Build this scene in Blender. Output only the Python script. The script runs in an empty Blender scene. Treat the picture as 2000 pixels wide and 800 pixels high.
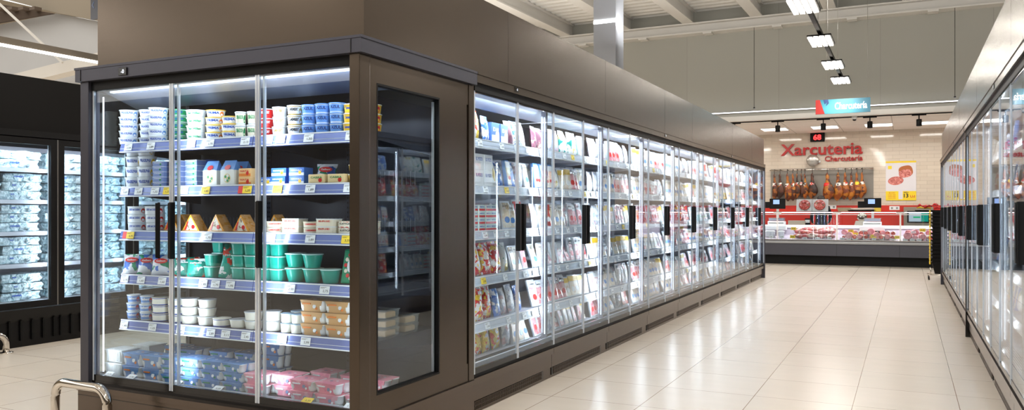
import bpy, bmesh, math, random
from mathutils import Vector, Matrix, Euler
random.seed(7)
R = math.radians
PI = math.pi
SC = bpy.context.scene
COL = SC.collection

# ------------------------------------------------------------------ camera, world, exposure, large lights
FPX = 1562.0
YAW = math.atan(770 / 1562.0)
SN, CS = math.sin(YAW), math.cos(YAW)
EYE = 1.3
cam_d = bpy.data.cameras.new('camera')
cam = bpy.data.objects.new('camera', cam_d)
COL.objects.link(cam)
cam.location = (0, 0, EYE)
cam.rotation_euler = (PI / 2, 0, YAW)
cam_d.sensor_width = 36
cam_d.lens = FPX * 36 / 2000
cam_d.shift_y = 0.005
cam_d.clip_end = 200
cam_d.clip_start = 0.05
SC.camera = cam

world = bpy.data.worlds.new('world')
SC.world = world
world.use_nodes = True
world.node_tree.nodes['Background'].inputs[0].default_value = (1.0, 0.96, 0.9, 1)
world.node_tree.nodes['Background'].inputs[1].default_value = 1.5
SC.view_settings.view_transform = 'Standard'
SC.view_settings.look = 'None'
SC.view_settings.exposure = 0.3
SC.view_settings.gamma = 1.0
SC.view_settings.use_curve_mapping = False
SC.cycles.transparent_max_bounces = 32
SC.cycles.max_bounces = 7
SC.cycles.diffuse_bounces = 3
SC.cycles.glossy_bounces = 4
SC.cycles.caustics_reflective = False
SC.cycles.caustics_refractive = False
SC.cycles.sample_clamp_indirect = 6.0

def area(name, loc, rot, sx, sy, power, col=(1, 1, 1), spread=180):
    l = bpy.data.lights.new(name, 'AREA')
    l.shape = 'RECTANGLE'; l.size = sx; l.size_y = sy; l.energy = power; l.color = col
    l.spread = R(spread)
    o = bpy.data.objects.new(name, l)
    o.location = loc; o.rotation_euler = rot
    COL.objects.link(o)
    return o

WARM = (1.0, 0.955, 0.89)
COOL = (0.86, 0.93, 1.0)
# aisle lamps that carry on behind and beside the camera (same row and neighbouring rows)
for yy in (-6.0, -3.5, -1.0, 1.5, 4.0, 6.4):
    area('aisle_light', (-1.17, yy, 3.95), (0, 0, 0), 0.35, 0.35, 34, WARM)
# added unseen lights facing up, to brighten the roof and upper wall
for xx, pw in ((-10.5, 120), (-7.2, 120), (-4.0, 120), (-0.6, 120), (2.4, 120), (5.2, 120)):
    area('added_uplight', (xx, 5.0, 4.1), (PI, 0, 0), 0.25, 22.0, pw * .85, (1.0, 0.985, 0.97))
for yy in (0.0, 5.0, 10.0, 15.0):
    area('side_aisle_light', (-6.2, yy, 4.3), (0, 0, 0), 0.5, 0.5, 55, WARM)
for yy in (-1.5, 3.5, 9.0, 15.0):
    area('side_aisle_light', (-11.5, yy, 4.3), (0, 0, 0), 0.5, 0.5, 60, WARM)
for yy in (2.0, 8.0, 14.0):
    area('side_aisle_light', (4.5, yy, 4.3), (0, 0, 0), 0.5, 0.5, 60, WARM)

# added wall wash without a fitting, to brighten the upper wall
area('added_wall_wash', (-2.0, 13.0, 4.5), (R(97), 0, 0), 17.0, 0.12, 125, (1.0, 0.98, 0.93))

# ------------------------------------------------------------------ measuring helpers (photo measurements -> metres)
def on_y(px, Y):
    u = (px - 1000) / FPX
    return Y * (u * CS - SN) / (u * SN + CS)
def on_x(px, X):
    u = (px - 1000) / FPX
    return X * (u * SN + CS) / (u * CS - SN)
def hz(px, py, Y):
    X = on_y(px, Y)
    return EYE - (py - 410) * (-X * SN + Y * CS) / FPX

# ------------------------------------------------------------------ materials
def lin(c):
    def f(v):
        v = v / 255.0
        return v / 12.92 if v <= 0.04045 else ((v + 0.055) / 1.055) ** 2.4
    return (f(c[0]), f(c[1]), f(c[2]), 1)

MATS = {}
def nt_of(name):
    m = bpy.data.materials.new(name); m.use_nodes = True
    return m, m.node_tree, m.node_tree.nodes, m.node_tree.links

def pm(name, rgb, rough=0.5, metal=0.0, noise=0.0, nscale=20.0, bump=0.0, bscale=60.0, coat=0.0, trans=0.0, emit=None, es=0.0, stretch=None, spec=0.5):
    """principled material with procedural colour variation and bump"""
    if name in MATS: return MATS[name]
    m, nt, N, L = nt_of(name)
    b = N['Principled BSDF']
    c = lin(rgb)
    b.inputs['Roughness'].default_value = rough
    b.inputs['Metallic'].default_value = metal
    b.inputs['Coat Weight'].default_value = coat
    b.inputs['Specular IOR Level'].default_value = spec
    b.inputs['Transmission Weight'].default_value = trans
    tc = N.new('ShaderNodeTexCoord'); mp = N.new('ShaderNodeMapping')
    if stretch: mp.inputs['Scale'].default_value = stretch
    L.new(tc.outputs['Object'], mp.inputs['Vector'])
    nz = N.new('ShaderNodeTexNoise'); nz.inputs['Scale'].default_value = nscale; nz.inputs['Detail'].default_value = 3
    L.new(mp.outputs[0], nz.inputs['Vector'])
    mx = N.new('ShaderNodeMix'); mx.data_type = 'RGBA'
    mx.inputs['A'].default_value = tuple(v * (1 - noise) for v in c[:3]) + (1,)
    mx.inputs['B'].default_value = tuple(min(1, v * (1 + noise)) for v in c[:3]) + (1,)
    L.new(nz.outputs['Fac'], mx.inputs['Factor'])
    L.new(mx.outputs['Result'], b.inputs['Base Color'])
    if bump:
        n2 = N.new('ShaderNodeTexNoise'); n2.inputs['Scale'].default_value = bscale; n2.inputs['Detail'].default_value = 4
        L.new(mp.outputs[0], n2.inputs['Vector'])
        bp = N.new('ShaderNodeBump'); bp.inputs['Strength'].default_value = bump; bp.inputs['Distance'].default_value = 0.01
        L.new(n2.outputs['Fac'], bp.inputs['Height']); L.new(bp.outputs[0], b.inputs['Normal'])
    if emit:
        b.inputs['Emission Color'].default_value = lin(emit); b.inputs['Emission Strength'].default_value = es
    MATS[name] = m
    return m

def printed(name, base, accents, scale=28.0, rough=0.25, bump=0.25, cover=0.5):
    """printed film: base colour with procedural blotches of the accent colours, crinkled"""
    if name in MATS: return MATS[name]
    m, nt, N, L = nt_of(name)
    b = N['Principled BSDF']; b.inputs['Roughness'].default_value = rough
    tc = N.new('ShaderNodeTexCoord')
    oi = N.new('ShaderNodeObjectInfo')
    ad = N.new('ShaderNodeVectorMath'); ad.operation = 'ADD'
    ml = N.new('ShaderNodeMath'); ml.operation = 'MULTIPLY'; ml.inputs[1].default_value = 7.0
    L.new(oi.outputs['Random'], ml.inputs[0])
    L.new(tc.outputs['Object'], ad.inputs[0]); L.new(ml.outputs[0], ad.inputs[1])
    vo = N.new('ShaderNodeTexVoronoi'); vo.inputs['Scale'].default_value = scale
    wn = N.new('ShaderNodeTexNoise'); wn.inputs['Scale'].default_value = scale * 1.1; wn.inputs['Detail'].default_value = 3; L.new(ad.outputs[0], wn.inputs['Vector'])
    ws = N.new('ShaderNodeVectorMath'); ws.operation = 'SCALE'; ws.inputs['Scale'].default_value = 1.6 / scale; L.new(wn.outputs['Color'], ws.inputs[0])
    wa = N.new('ShaderNodeVectorMath'); wa.operation = 'ADD'; L.new(ad.outputs[0], wa.inputs[0]); L.new(ws.outputs[0], wa.inputs[1])
    L.new(wa.outputs[0], vo.inputs['Vector'])
    sp = N.new('ShaderNodeSeparateColor'); L.new(vo.outputs['Color'], sp.inputs[0])
    cr = N.new('ShaderNodeValToRGB'); cr.color_ramp.interpolation = 'CONSTANT'
    e = cr.color_ramp.elements
    e[0].position = 0; e[0].color = lin(base)
    k = len(accents)
    e[1].position = 1 - cover; e[1].color = lin(accents[0])
    for i in range(1, k):
        q = e.new(1 - cover + cover * i / k); q.color = lin(accents[i])
    L.new(sp.outputs[0], cr.inputs[0])
    L.new(cr.outputs[0], b.inputs['Base Color'])
    nz = N.new('ShaderNodeTexNoise'); nz.inputs['Scale'].default_value = 38; nz.inputs['Distortion'].default_value = 1.5
    L.new(ad.outputs[0], nz.inputs['Vector'])
    bp = N.new('ShaderNodeBump'); bp.inputs['Strength'].default_value = bump; bp.inputs['Distance'].default_value = 0.02
    L.new(nz.outputs['Fac'], bp.inputs['Height']); L.new(bp.outputs[0], b.inputs['Normal'])
    MATS[name] = m
    return m

def glass_mat(name, tint=(245, 250, 252), f0=0.07, clear=True):
    m, nt, N, L = nt_of(name)
    N.remove(N['Principled BSDF'])
    out = N['Material Output']
    g = N.new('ShaderNodeNewGeometry')
    d = N.new('ShaderNodeVectorMath'); d.operation = 'DOT_PRODUCT'
    L.new(g.outputs['Normal'], d.inputs[0]); L.new(g.outputs['Incoming'], d.inputs[1])
    ab = N.new('ShaderNodeMath'); ab.operation = 'ABSOLUTE'; L.new(d.outputs['Value'], ab.inputs[0])
    om = N.new('ShaderNodeMath'); om.operation = 'SUBTRACT'; om.inputs[0].default_value = 1; L.new(ab.outputs[0], om.inputs[1])
    pw = N.new('ShaderNodeMath'); pw.operation = 'POWER'; pw.inputs[1].default_value = 5; L.new(om.outputs[0], pw.inputs[0])
    ma = N.new('ShaderNodeMath'); ma.operation = 'MULTIPLY_ADD'; ma.inputs[1].default_value = 1 - f0; ma.inputs[2].default_value = f0
    L.new(pw.outputs[0], ma.inputs[0])
    t = N.new('ShaderNodeBsdfTransparent'); t.inputs[0].default_value = lin(tint)
    gl = N.new('ShaderNodeBsdfGlossy'); gl.inputs['Roughness'].default_value = 0.0
    mx = N.new('ShaderNodeMixShader')
    L.new(ma.outputs[0], mx.inputs[0]); L.new(t.outputs[0], mx.inputs[1]); L.new(gl.outputs[0], mx.inputs[2])
    L.new(mx.outputs[0], out.inputs['Surface'])
    MATS[name] = m
    return m

def film_mat(name, rgb, alpha=0.5, rough=0.15, bump=0.6):
    """clear crinkled packaging film"""
    m, nt, N, L = nt_of(name)
    b = N['Principled BSDF']; out = N['Material Output']
    b.inputs['Base Color'].default_value = lin(rgb); b.inputs['Roughness'].default_value = rough
    tc = N.new('ShaderNodeTexCoord')
    nz = N.new('ShaderNodeTexNoise'); nz.inputs['Scale'].default_value = 22; nz.inputs['Distortion'].default_value = 2.2; nz.inputs['Detail'].default_value = 4
    L.new(tc.outputs['Object'], nz.inputs['Vector'])
    bp = N.new('ShaderNodeBump'); bp.inputs['Strength'].default_value = bump; bp.inputs['Distance'].default_value = 0.03
    L.new(nz.outputs['Fac'], bp.inputs['Height']); L.new(bp.outputs[0], b.inputs['Normal'])
    t = N.new('ShaderNodeBsdfTransparent'); mx = N.new('ShaderNodeMixShader'); mx.inputs[0].default_value = alpha
    L.new(t.outputs[0], mx.inputs[1]); L.new(b.outputs[0], mx.inputs[2]); L.new(mx.outputs[0], out.inputs['Surface'])
    MATS[name] = m
    return m

def emis(name, rgb, s):
    if name in MATS: return MATS[name]
    m, nt, N, L = nt_of(name)
    N.remove(N['Principled BSDF'])
    e = N.new('ShaderNodeEmission'); e.inputs[0].default_value = lin(rgb); e.inputs[1].default_value = s
    L.new(e.outputs[0], N['Material Output'].inputs['Surface'])
    MATS[name] = m
    return m

def brick_mat(name, c1, c2, cm, w, h, mortar, rough, offset=0.5, axis='xy', shift=(0, 0), bump=0.15, coat=0.0, noise=0.0):
    m, nt, N, L = nt_of(name)
    b = N['Principled BSDF']; b.inputs['Roughness'].default_value = rough; b.inputs['Coat Weight'].default_value = coat
    g = N.new('ShaderNodeNewGeometry'); s = N.new('ShaderNodeSeparateXYZ'); L.new(g.outputs['Position'], s.inputs[0])
    cb = N.new('ShaderNodeCombineXYZ')
    L.new(s.outputs['XYZ'.index(axis[0].upper())], cb.inputs[0]); L.new(s.outputs['XYZ'.index(axis[1].upper())], cb.inputs[1])
    mp = N.new('ShaderNodeMapping'); mp.inputs['Location'].default_value = (shift[0], shift[1], 0)
    L.new(cb.outputs[0], mp.inputs['Vector'])
    bt = N.new('ShaderNodeTexBrick'); bt.offset = offset; bt.squash = 1.0
    bt.inputs['Scale'].default_value = 1.0; bt.inputs['Brick Width'].default_value = w; bt.inputs['Row Height'].default_value = h
    bt.inputs['Mortar Size'].default_value = mortar; bt.inputs['Mortar Smooth'].default_value = 0.1
    bt.inputs['Color1'].default_value = lin(c1); bt.inputs['Color2'].default_value = lin(c2); bt.inputs['Mortar'].default_value = lin(cm)
    L.new(mp.outputs[0], bt.inputs['Vector'])
    col = bt.outputs['Color']
    if noise:
        nz = N.new('ShaderNodeTexNoise'); nz.inputs['Scale'].default_value = 2.2; nz.inputs['Detail'].default_value = 5
        m2 = N.new('ShaderNodeMapping'); m2.inputs['Scale'].default_value = (1, 3.5, 1)
        L.new(mp.outputs[0], m2.inputs['Vector']); L.new(m2.outputs[0], nz.inputs['Vector'])
        mr = N.new('ShaderNodeMapRange'); mr.inputs[3].default_value = 1 - noise; mr.inputs[4].default_value = 1 + noise
        L.new(nz.outputs['Fac'], mr.inputs[0])
        mu = N.new('ShaderNodeVectorMath'); mu.operation = 'SCALE'; L.new(col, mu.inputs[0]); L.new(mr.outputs[0], mu.inputs['Scale'])
        col = mu.outputs[0]
    L.new(col, b.inputs['Base Color'])
    bp = N.new('ShaderNodeBump'); bp.inputs['Strength'].default_value = bump; bp.inputs['Distance'].default_value = 0.003; bp.invert = True
    L.new(bt.outputs['Fac'], bp.inputs['Height']); L.new(bp.outputs[0], b.inputs['Normal'])
    MATS[name] = m
    return m

M_FLOOR = brick_mat('cream_tile', (226, 215, 201), (222, 211, 196), (128, 96, 72), 0.635, 0.635, 0.0022, 0.27, 0.0, 'xy', (0.955 + 0.0, -5.775 + 6.35), 0.1, 0.0, 0.05)
M_SUBWAY = brick_mat('glazed_wall_tile', (224, 211, 194), (217, 203, 186), (190, 175, 156), 0.32, 0.098, 0.003, 0.05, 0.5, 'xz', (0, 0), 0.3)
M_CEILT = brick_mat('ceiling_tile', (232, 224, 214), (229, 221, 210), (176, 166, 154), 1.2, 1.2, 0.009, 0.8, 0.0, 'xy', (0.3, 0.2), 0.1)
M_WALLP = brick_mat('insulated_wall_panel', (164, 162, 152), (162, 160, 150), (146, 144, 135), 2.1, 30.0, 0.005, 0.55, 0.0, 'xz', (0.5, 2), 0.1)
M_GLASS = glass_mat('clear_glass')
M_BRONZE = pm('brushed_bronze_metal', (88, 77, 66), 0.27, 0.8, 0.05, 6, 0.02, 300, stretch=(1, 1, 12))
M_BASE = pm('bronze_base_metal', (98, 86, 76), 0.22, 0.7, 0.04, 5)
M_ANTH = pm('anthracite_metal', (74, 74, 84), 0.38, 0.5, 0.05, 8)
M_BLACK = pm('black_plastic', (7, 7, 8), 0.5, 0, 0.1, spec=0.25)
M_BLKG = pm('black_gloss_trim', (16, 13, 12), 0.18, 0, 0.1)
M_SEAM = pm('dark_bronze_seam', (58, 50, 44), 0.5, 0.3)
M_NAVY = pm('dark_navy_liner', (30, 34, 50), 0.35, 0.3, 0.15, 3)
M_LINER = pm('pale_steel_liner', (150, 150, 160), 0.35, 0.5, 0.08, 3)
M_SHELF = pm('dark_shelf_metal', (44, 48, 66), 0.4, 0.3, 0.1)
M_SHELFW = pm('pale_shelf_metal', (190, 194, 206), 0.4, 0.2, 0.1)
M_RAIL = pm('blue_price_rail', (112, 126, 186), 0.18, 0.15, 0.08, 12, coat=0.4)
M_RAILW = pm('silver_price_rail', (205, 212, 226), 0.2, 0.1, 0.06, 12, coat=0.4)
M_PROF = pm('clear_door_profile', (224, 231, 240), 0.12, 0.3, 0.06, 30, coat=0.5)
M_CHROME = pm('polished_steel', (214, 208, 200), 0.08, 1.0, 0.03)
M_STEEL = pm('brushed_steel', (190, 186, 180), 0.32, 0.9, 0.06, 8, stretch=(1, 1, 10))
M_DIV = pm('grey_wire', (120, 124, 136), 0.3, 0.6)
M_WHITE = pm('white_plastic', (240, 241, 242), 0.35, 0, 0.03)
M_TAG = pm('white_tag_paper', (238, 240, 244), 0.5, 0, 0.02)
M_TAGY = pm('yellow_tag_paper', (250, 214, 60), 0.5, 0, 0.03)
M_TAGR = pm('red_tag_paper', (226, 54, 50), 0.5, 0, 0.03)
M_INK = pm('black_ink', (24, 24, 28), 0.6)
M_LED = emis('led_strip_glow', (225, 238, 255), 2.6)
M_LEDW = emis('lamp_glow', (255, 247, 232), 14.0)
M_PANEL = emis('ceiling_panel_glow', (255, 246, 232), 3.0)
M_DIGIT = emis('red_digit_glow', (255, 40, 40), 5.0)
M_DIGW = emis('white_digit_glow', (235, 240, 255), 2.5)
M_WSTEEL = pm('white_painted_steel', (214, 210, 203), 0.55, 0, 0.04, 3)
M_DECK = pm('white_roof_sheet', (218, 215, 208), 0.5, 0, 0.05, 2)
M_RED = pm('red_lettering', (182, 22, 16), 0.4, 0, 0.03)
M_REDW = pm('red_splashback', (205, 44, 26), 0.35, 0, 0.06, 2)

# ------------------------------------------------------------------ mesh building
_fontcache = {}
def text_mesh(s, bold=0.0, depth=0.0):
    k = (s, bold, depth)
    if k in _fontcache: return _fontcache[k]
    c = bpy.data.curves.new('t', 'FONT'); c.body = s; c.size = 1; c.offset = bold; c.extrude = depth
    c.resolution_u = 3
    o = bpy.data.objects.new('t', c); COL.objects.link(o)
    dg = bpy.context.evaluated_depsgraph_get()
    me = o.evaluated_get(dg).to_mesh()
    v = [tuple(p.co) for p in me.vertices]; f = [tuple(p.vertices) for p in me.polygons]
    o.evaluated_get(dg).to_mesh_clear()
    bpy.data.objects.remove(o); bpy.data.curves.remove(c)
    xs = [p[0] for p in v] or [0, 1]; ys = [p[1] for p in v] or [0, 1]
    x0, x1, y0, y1 = min(xs), max(xs), min(ys), max(ys)
    v = [((p[0] - (x0 + x1) / 2) / (x1 - x0), (p[1] - (y0 + y1) / 2) / (y1 - y0), p[2]) for p in v]
    _fontcache[k] = (v, f)
    return v, f

class MB:
    def __init__(s): s.v = []; s.f = []; s.m = []; s.sm = []; s.mats = []
    def mi(s, mat):
        if mat not in s.mats: s.mats.append(mat)
        return s.mats.index(mat)
    def add(s, vs, fs, mat, smooth=False, M=None):
        b = len(s.v)
        if M is not None: vs = [tuple(M @ Vector(p)) for p in vs]
        s.v += [tuple(p) for p in vs]; k = s.mi(mat)
        for f in fs:
            s.f.append(tuple(b + i for i in f)); s.m.append(k); s.sm.append(smooth)
        return s
    def box(s, x0, y0, z0, x1, y1, z1, mat, M=None):
        if x0 > x1: x0, x1 = x1, x0
        if y0 > y1: y0, y1 = y1, y0
        if z0 > z1: z0, z1 = z1, z0
        vs = [(x0, y0, z0), (x1, y0, z0), (x1, y1, z0), (x0, y1, z0), (x0, y0, z1), (x1, y0, z1), (x1, y1, z1), (x0, y1, z1)]
        return s.add(vs, [(0, 3, 2, 1), (4, 5, 6, 7), (0, 1, 5, 4), (1, 2, 6, 5), (2, 3, 7, 6), (3, 0, 4, 7)], mat, False, M)
    def cbox(s, x0, y0, z0, x1, y1, z1, c, mat, M=None):
        """box with chamfered vertical and horizontal edges"""
        bm = bmesh.new(); bmesh.ops.create_cube(bm, size=1)
        for v in bm.verts: v.co = Vector(((x0 + x1) / 2 + v.co.x * (x1 - x0), (y0 + y1) / 2 + v.co.y * (y1 - y0), (z0 + z1) / 2 + v.co.z * (z1 - z0)))
        bmesh.ops.bevel(bm, geom=bm.edges[:], offset=c, segments=2, affect='EDGES', profile=0.6)
        bm.verts.index_update()
        s.add([tuple(v.co) for v in bm.verts], [tuple(v.index for v in f.verts) for f in bm.faces], mat, False, M)
        bm.free(); return s
    def frus(s, w0, d0, w1, d1, z0, z1, mat, M=None, top=True, cx=0, cy=0):
        a, b, c, d = w0 / 2, d0 / 2, w1 / 2, d1 / 2
        vs = [(cx - a, cy - b, z0), (cx + a, cy - b, z0), (cx + a, cy + b, z0), (cx - a, cy + b, z0), (cx - c, cy - d, z1), (cx + c, cy - d, z1), (cx + c, cy + d, z1), (cx - c, cy + d, z1)]
        fs = [(0, 3, 2, 1), (0, 1, 5, 4), (1, 2, 6, 5), (2, 3, 7, 6), (3, 0, 4, 7)]
        if top: fs.append((4, 5, 6, 7))
        return s.add(vs, fs, mat, False, M)
    def lathe(s, prof, mats, n=20, sx=1, sy=1, M=None, smooth=True, power=2.0):
        """prof: [(r, z)]; mats: one material or a list per segment; power > 2 gives a squared round"""
        vs = []
        for r, z in prof:
            for k in range(n):
                t = 2 * PI * k / n
                ct, st = math.cos(t), math.sin(t)
                q = (abs(ct) ** power + abs(st) ** power) ** (-1 / power)
                vs.append((r * sx * ct * q, r * sy * st * q, z))
        for i in range(len(prof) - 1):
            m = mats[i] if isinstance(mats, list) else mats
            fs = [(i * n + k, i * n + (k + 1) % n, (i + 1) * n + (k + 1) % n, (i + 1) * n + k) for k in range(n)]
            if i == 0: base = len(s.v); s.add(vs, fs, m, smooth, M)
            else:
                kk = s.mi(m)
                for f in fs: s.f.append(tuple(base + q for q in f)); s.m.append(kk); s.sm.append(smooth)
        k0 = s.mi(mats[0] if isinstance(mats, list) else mats); k1 = s.mi(mats[-1] if isinstance(mats, list) else mats)
        if prof[0][0] > 1e-5: s.f.append(tuple(base + k for k in reversed(range(n)))); s.m.append(k0); s.sm.append(False)
        if prof[-1][0] > 1e-5: s.f.append(tuple(base + (len(prof) - 1) * n + k for k in range(n))); s.m.append(k1); s.sm.append(False)
        return s
    def tube(s, pts, r, mat, n=10, caps=True):
        pts = [Vector(p) for p in pts]
        rings = []
        up = Vector((0, 0, 1))
        for i, p in enumerate(pts):
            d = (pts[min(i + 1, len(pts) - 1)] - pts[max(i - 1, 0)]).normalized()
            a = d.cross(up)
            if a.length < 0.05: a = d.cross(Vector((0, 1, 0))) if abs(d.y) < 0.9 else d.cross(Vector((1, 0, 0)))
            a.normalize(); b = d.cross(a).normalized()
            if rings and a.dot(rings[-1][1]) < 0: a, b = -a, -b
            rr = r[i] if isinstance(r, (list, tuple)) else r
            rings.append((p, a, b, rr))
        vs = []
        for p, a, b, rr in rings:
            for k in range(n):
                t = 2 * PI * k / n
                vs.append(tuple(p + a * (math.cos(t) * rr) + b * (math.sin(t) * rr)))
        fs = [(i * n + k, i * n + (k + 1) % n, (i + 1) * n + (k + 1) % n, (i + 1) * n + k) for i in range(len(pts) - 1) for k in range(n)]
        if caps: fs += [tuple(range(n))[::-1], tuple((len(pts) - 1) * n + k for k in range(n))]
        return s.add(vs, fs, mat, True)
    def prism(s, poly, z0, z1, mat, M=None):
        n = len(poly)
        vs = [(x, y, z0) for x, y in poly] + [(x, y, z1) for x, y in poly]
        fs = [tuple(range(n))[::-1], tuple(range(n, 2 * n))] + [(k, (k + 1) % n, n + (k + 1) % n, n + k) for k in range(n)]
        return s.add(vs, fs, mat, False, M)
    def text(s, t, w, h, mat, M, bold=0.0, depth=0.0):
        """text of width w, height h on the local XZ plane facing -Y at M"""
        v, f = text_mesh(t, bold, depth)
        return s.add([(p[0] * w, -p[2], p[1] * h) for p in v], f, mat, False, M)
    def ctext(s, t, w, h, z, r, ang, mat, sx=1, sy=1, slope=0.0, bold=0.02):
        """text wrapped round an upright cylinder facing -Y (ang = 0)"""
        v, f = text_mesh(t, bold, 0)
        vs = []
        for p in v:
            a = -PI / 2 + ang + p[0] * w / r
            rr = r + slope * (p[1] * h) + 0.0006
            vs.append((rr * sx * math.cos(a), rr * sy * math.sin(a), z + p[1] * h))
        return s.add(vs, f, mat)
    def mesh(s, name):
        me = bpy.data.meshes.new(name)
        me.from_pydata(s.v, [], s.f); me.update()
        for m in s.mats: me.materials.append(m)
        me.polygons.foreach_set('material_index', s.m)
        me.polygons.foreach_set('use_smooth', s.sm)
        return me
    def build(s, name, parent=None, loc=None, rot=None, label=None):
        o = bpy.data.objects.new(name, s.mesh(name))
        COL.objects.link(o)
        if parent: o.parent = parent
        if loc: o.location = loc
        if rot: o.rotation_euler = rot
        if label: o['label'] = label
        return o

def tag(o, label, cat, group=None):
    o['label'] = label; o['category'] = cat
    if group: o['group'] = group
    return o
def thing(name, label, cat, loc=(0, 0, 0), rz=0, group=None):
    o = bpy.data.objects.new(name, None); COL.objects.link(o)
    o.empty_display_size = 0.1
    o.location = loc; o.rotation_euler = (0, 0, rz)
    return tag(o, label, cat, group)
def struct(name, mb):
    o = mb.build(name); o['kind'] = 'structure'; return o
def T(x, y, z, rz=0, rx=0, ry=0):
    return Matrix.Translation((x, y, z)) @ Euler((rx, ry, rz)).to_matrix().to_4x4()
def qbox(*a):
    return MB().box(*a)

class Kind:
    """first placement moves the original itself, later ones are copies of it and of its parts"""
    def __init__(s, root, w, h, d=None):
        s.root = root; s.used = False; s.w = w; s.h = h; s.d = d or w
    def place(s, loc, rot, label, group, cat, scale=(1, 1, 1)):
        if not s.used: r = s.root; s.used = True
        else:
            r = s.root.copy(); COL.objects.link(r)
            for ch in list(s.root.children):
                c = ch.copy(); COL.objects.link(c); c.parent = r
        r.location = loc; r.rotation_euler = rot; r.scale = scale
        return tag(r, label, cat, group)

ORD = 'first second third fourth fifth sixth seventh eighth ninth tenth eleventh twelfth thirteenth fourteenth fifteenth sixteenth seventeenth eighteenth nineteenth twentieth twenty-first twenty-second twenty-third twenty-fourth twenty-fifth twenty-sixth'.split()

# ------------------------------------------------------------------ hall shell
struct('floor', qbox(-22, -8, -0.1, 9, 26, 0, M_FLOOR))
GY = 19.0          # front of the counter gallery
WY = 23.2          # tiled back wall
struct('wall_back', qbox(-6, WY, 0, 9, WY + 0.2, 3.5, M_SUBWAY))
struct('ceiling_gallery', MB().box(-14, GY + 0.1, 3.40, 9, WY + 0.2, 3.46, M_CEILT))
struct('wall_upper', qbox(-12.5, GY, 3.46, 9, GY + 0.2, 6.2, M_WALLP))
struct('trim_1', MB().box(-12.5, GY - 0.04, 3.36, 9, GY + 0.12, 3.47, M_WSTEEL))
struct('wall_far_left', qbox(-22, 26, 0, -6, 26.2, 7, pm('beige_wall', (112, 99, 80), 0.8)))
struct('wall_left', qbox(-22.2, -8, 0, -22, 26, 7, MATS['beige_wall']))
struct('wall_rear', qbox(-22, -8.1, 0, 9, -7.9, 4.2, pm('taupe_wall_paint', (96, 90, 84), 0.7)))  # unseen wall, added to darken the glass reflections, open above for world light
struct('wall_right', qbox(9, -8, 0, 9.2, 26, 7, MATS['beige_wall']))
# head beam along the wall top
bm_ = MB()
bm_.box(-12.5, GY - 0.32, 5.44, 9, GY - 0.30 + 0.3, 5.47, M_WSTEEL)
bm_.box(-12.5, GY - 0.18, 5.47, 9, GY - 0.12, 5.66, M_WSTEEL)
bm_.box(-12.5, GY - 0.32, 5.66, 9, GY, 5.69, M_WSTEEL)
for k in range(14): bm_.box(-12 + 1.55 * k, GY - 0.34, 5.40, -11.8 + 1.55 * k, GY - 0.1, 5.44, M_WSTEEL)
struct('trim_2', bm_)
SL = 0.0
def roofz(y): return 5.69 + (y - GY) * 0.018
# profiled roof sheet, ribs running across the aisle
rd = MB(); y = -8.0; prof = []
while y < GY + 0.2:
    for dy, dz in ((0, 0.0), (0.12, 0.0), (0.16, 0.06), (0.26, 0.06)): prof.append((y + dy, dz))
    y += 0.30
vs = []
for yy, dz in prof:
    z = roofz(yy) + 0.32 + dz
    vs += [(-12.4, yy, z), (9, yy, z)]
rd.add(vs, [(2 * i, 2 * i + 1, 2 * i + 3, 2 * i + 2) for i in range(len(prof) - 1)], M_DECK)
struct('roof_deck', rd)
for k in range(14):          # rafters
    x = -12.35 + 1.55 * k
    if x > 8.5: break
    rf = MB()
    for a0, a1, b0, b1 in ((-0.13, 0.13, 0, 0.03), (-0.05, 0.05, 0.03, 0.29), (-0.13, 0.13, 0.29, 0.32)):
        ys = (-8, GY)
        vs = [(x + a, yy, roofz(yy) + b) for yy in ys for a, b in ((a0, b0), (a1, b0), (a1, b1), (a0, b1))]
        rf.add(vs, [(0, 1, 2, 3), (7, 6, 5, 4), (0, 4, 5, 1), (1, 5, 6, 2), (2, 6, 7, 3), (3, 7, 4, 0)], M_WSTEEL)
    struct('roof_beam', rf)
# clad column behind the long run of cases
co = MB(); co.box(-4.84, 13.0, 0, -4.44, 13.42, 6.1, pm('blue_grey_column_paint', (176, 180, 188), 0.5))
struct('column_1', co)

# parts of the hall seen over the freezers on the far side
def wallpoly(name, pts, Y, mat, th=0.2):
    m = MB(); n = len(pts)
    P = [(on_y(px, Y), Y, hz(px, py, Y)) for px, py in pts]
    vs = P + [(x, y + th, z) for x, y, z in P]
    m.add(vs, [tuple(range(n)), tuple(range(2 * n - 1, n - 1, -1))] + [(k, k + n, (k + 1) % n + n, (k + 1) % n) for k in range(n)], mat)
    return m
M_GABLE = pm('pale_gable_paint', (190, 190, 190), 0.6, 0, 0.05, 1)
struct('wall_gable', wallpoly('g', [(-300, 110), (110, 26), (330, 68), (330, 175), (-300, 230)], 10.4, M_GABLE))
struct('wall_soffit', wallpoly('s', [(-160, -150), (-30, -12), (110, 25), (400, 80), (400, -150)], 10.2, pm('beige_ceiling_paint', (140, 129, 112), 0.7)))
def prism_along(name, p0, p1, Y, h, th, mat):
    a = Vector((on_y(p0[0], Y), Y, hz(p0[0], p0[1], Y))); b = Vector((on_y(p1[0], Y), Y, hz(p1[0], p1[1], Y)))
    d = b - a; L_ = d.length; ang = math.atan2(d.z, d.x)
    return MB().box(0, -th / 2, -h / 2, L_, th / 2, h / 2, mat, Matrix.Translation(a) @ Matrix.Rotation(-ang, 4, 'Y'))
struct('trim_3', prism_along('b', (-60, 182), (420, 62), 9.9, 0.22, 0.25, M_WSTEEL))
struct('trim_4', prism_along('b', (-20, -10), (122, 122), 9.6, 0.035, 0.035, M_WSTEEL))

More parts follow.
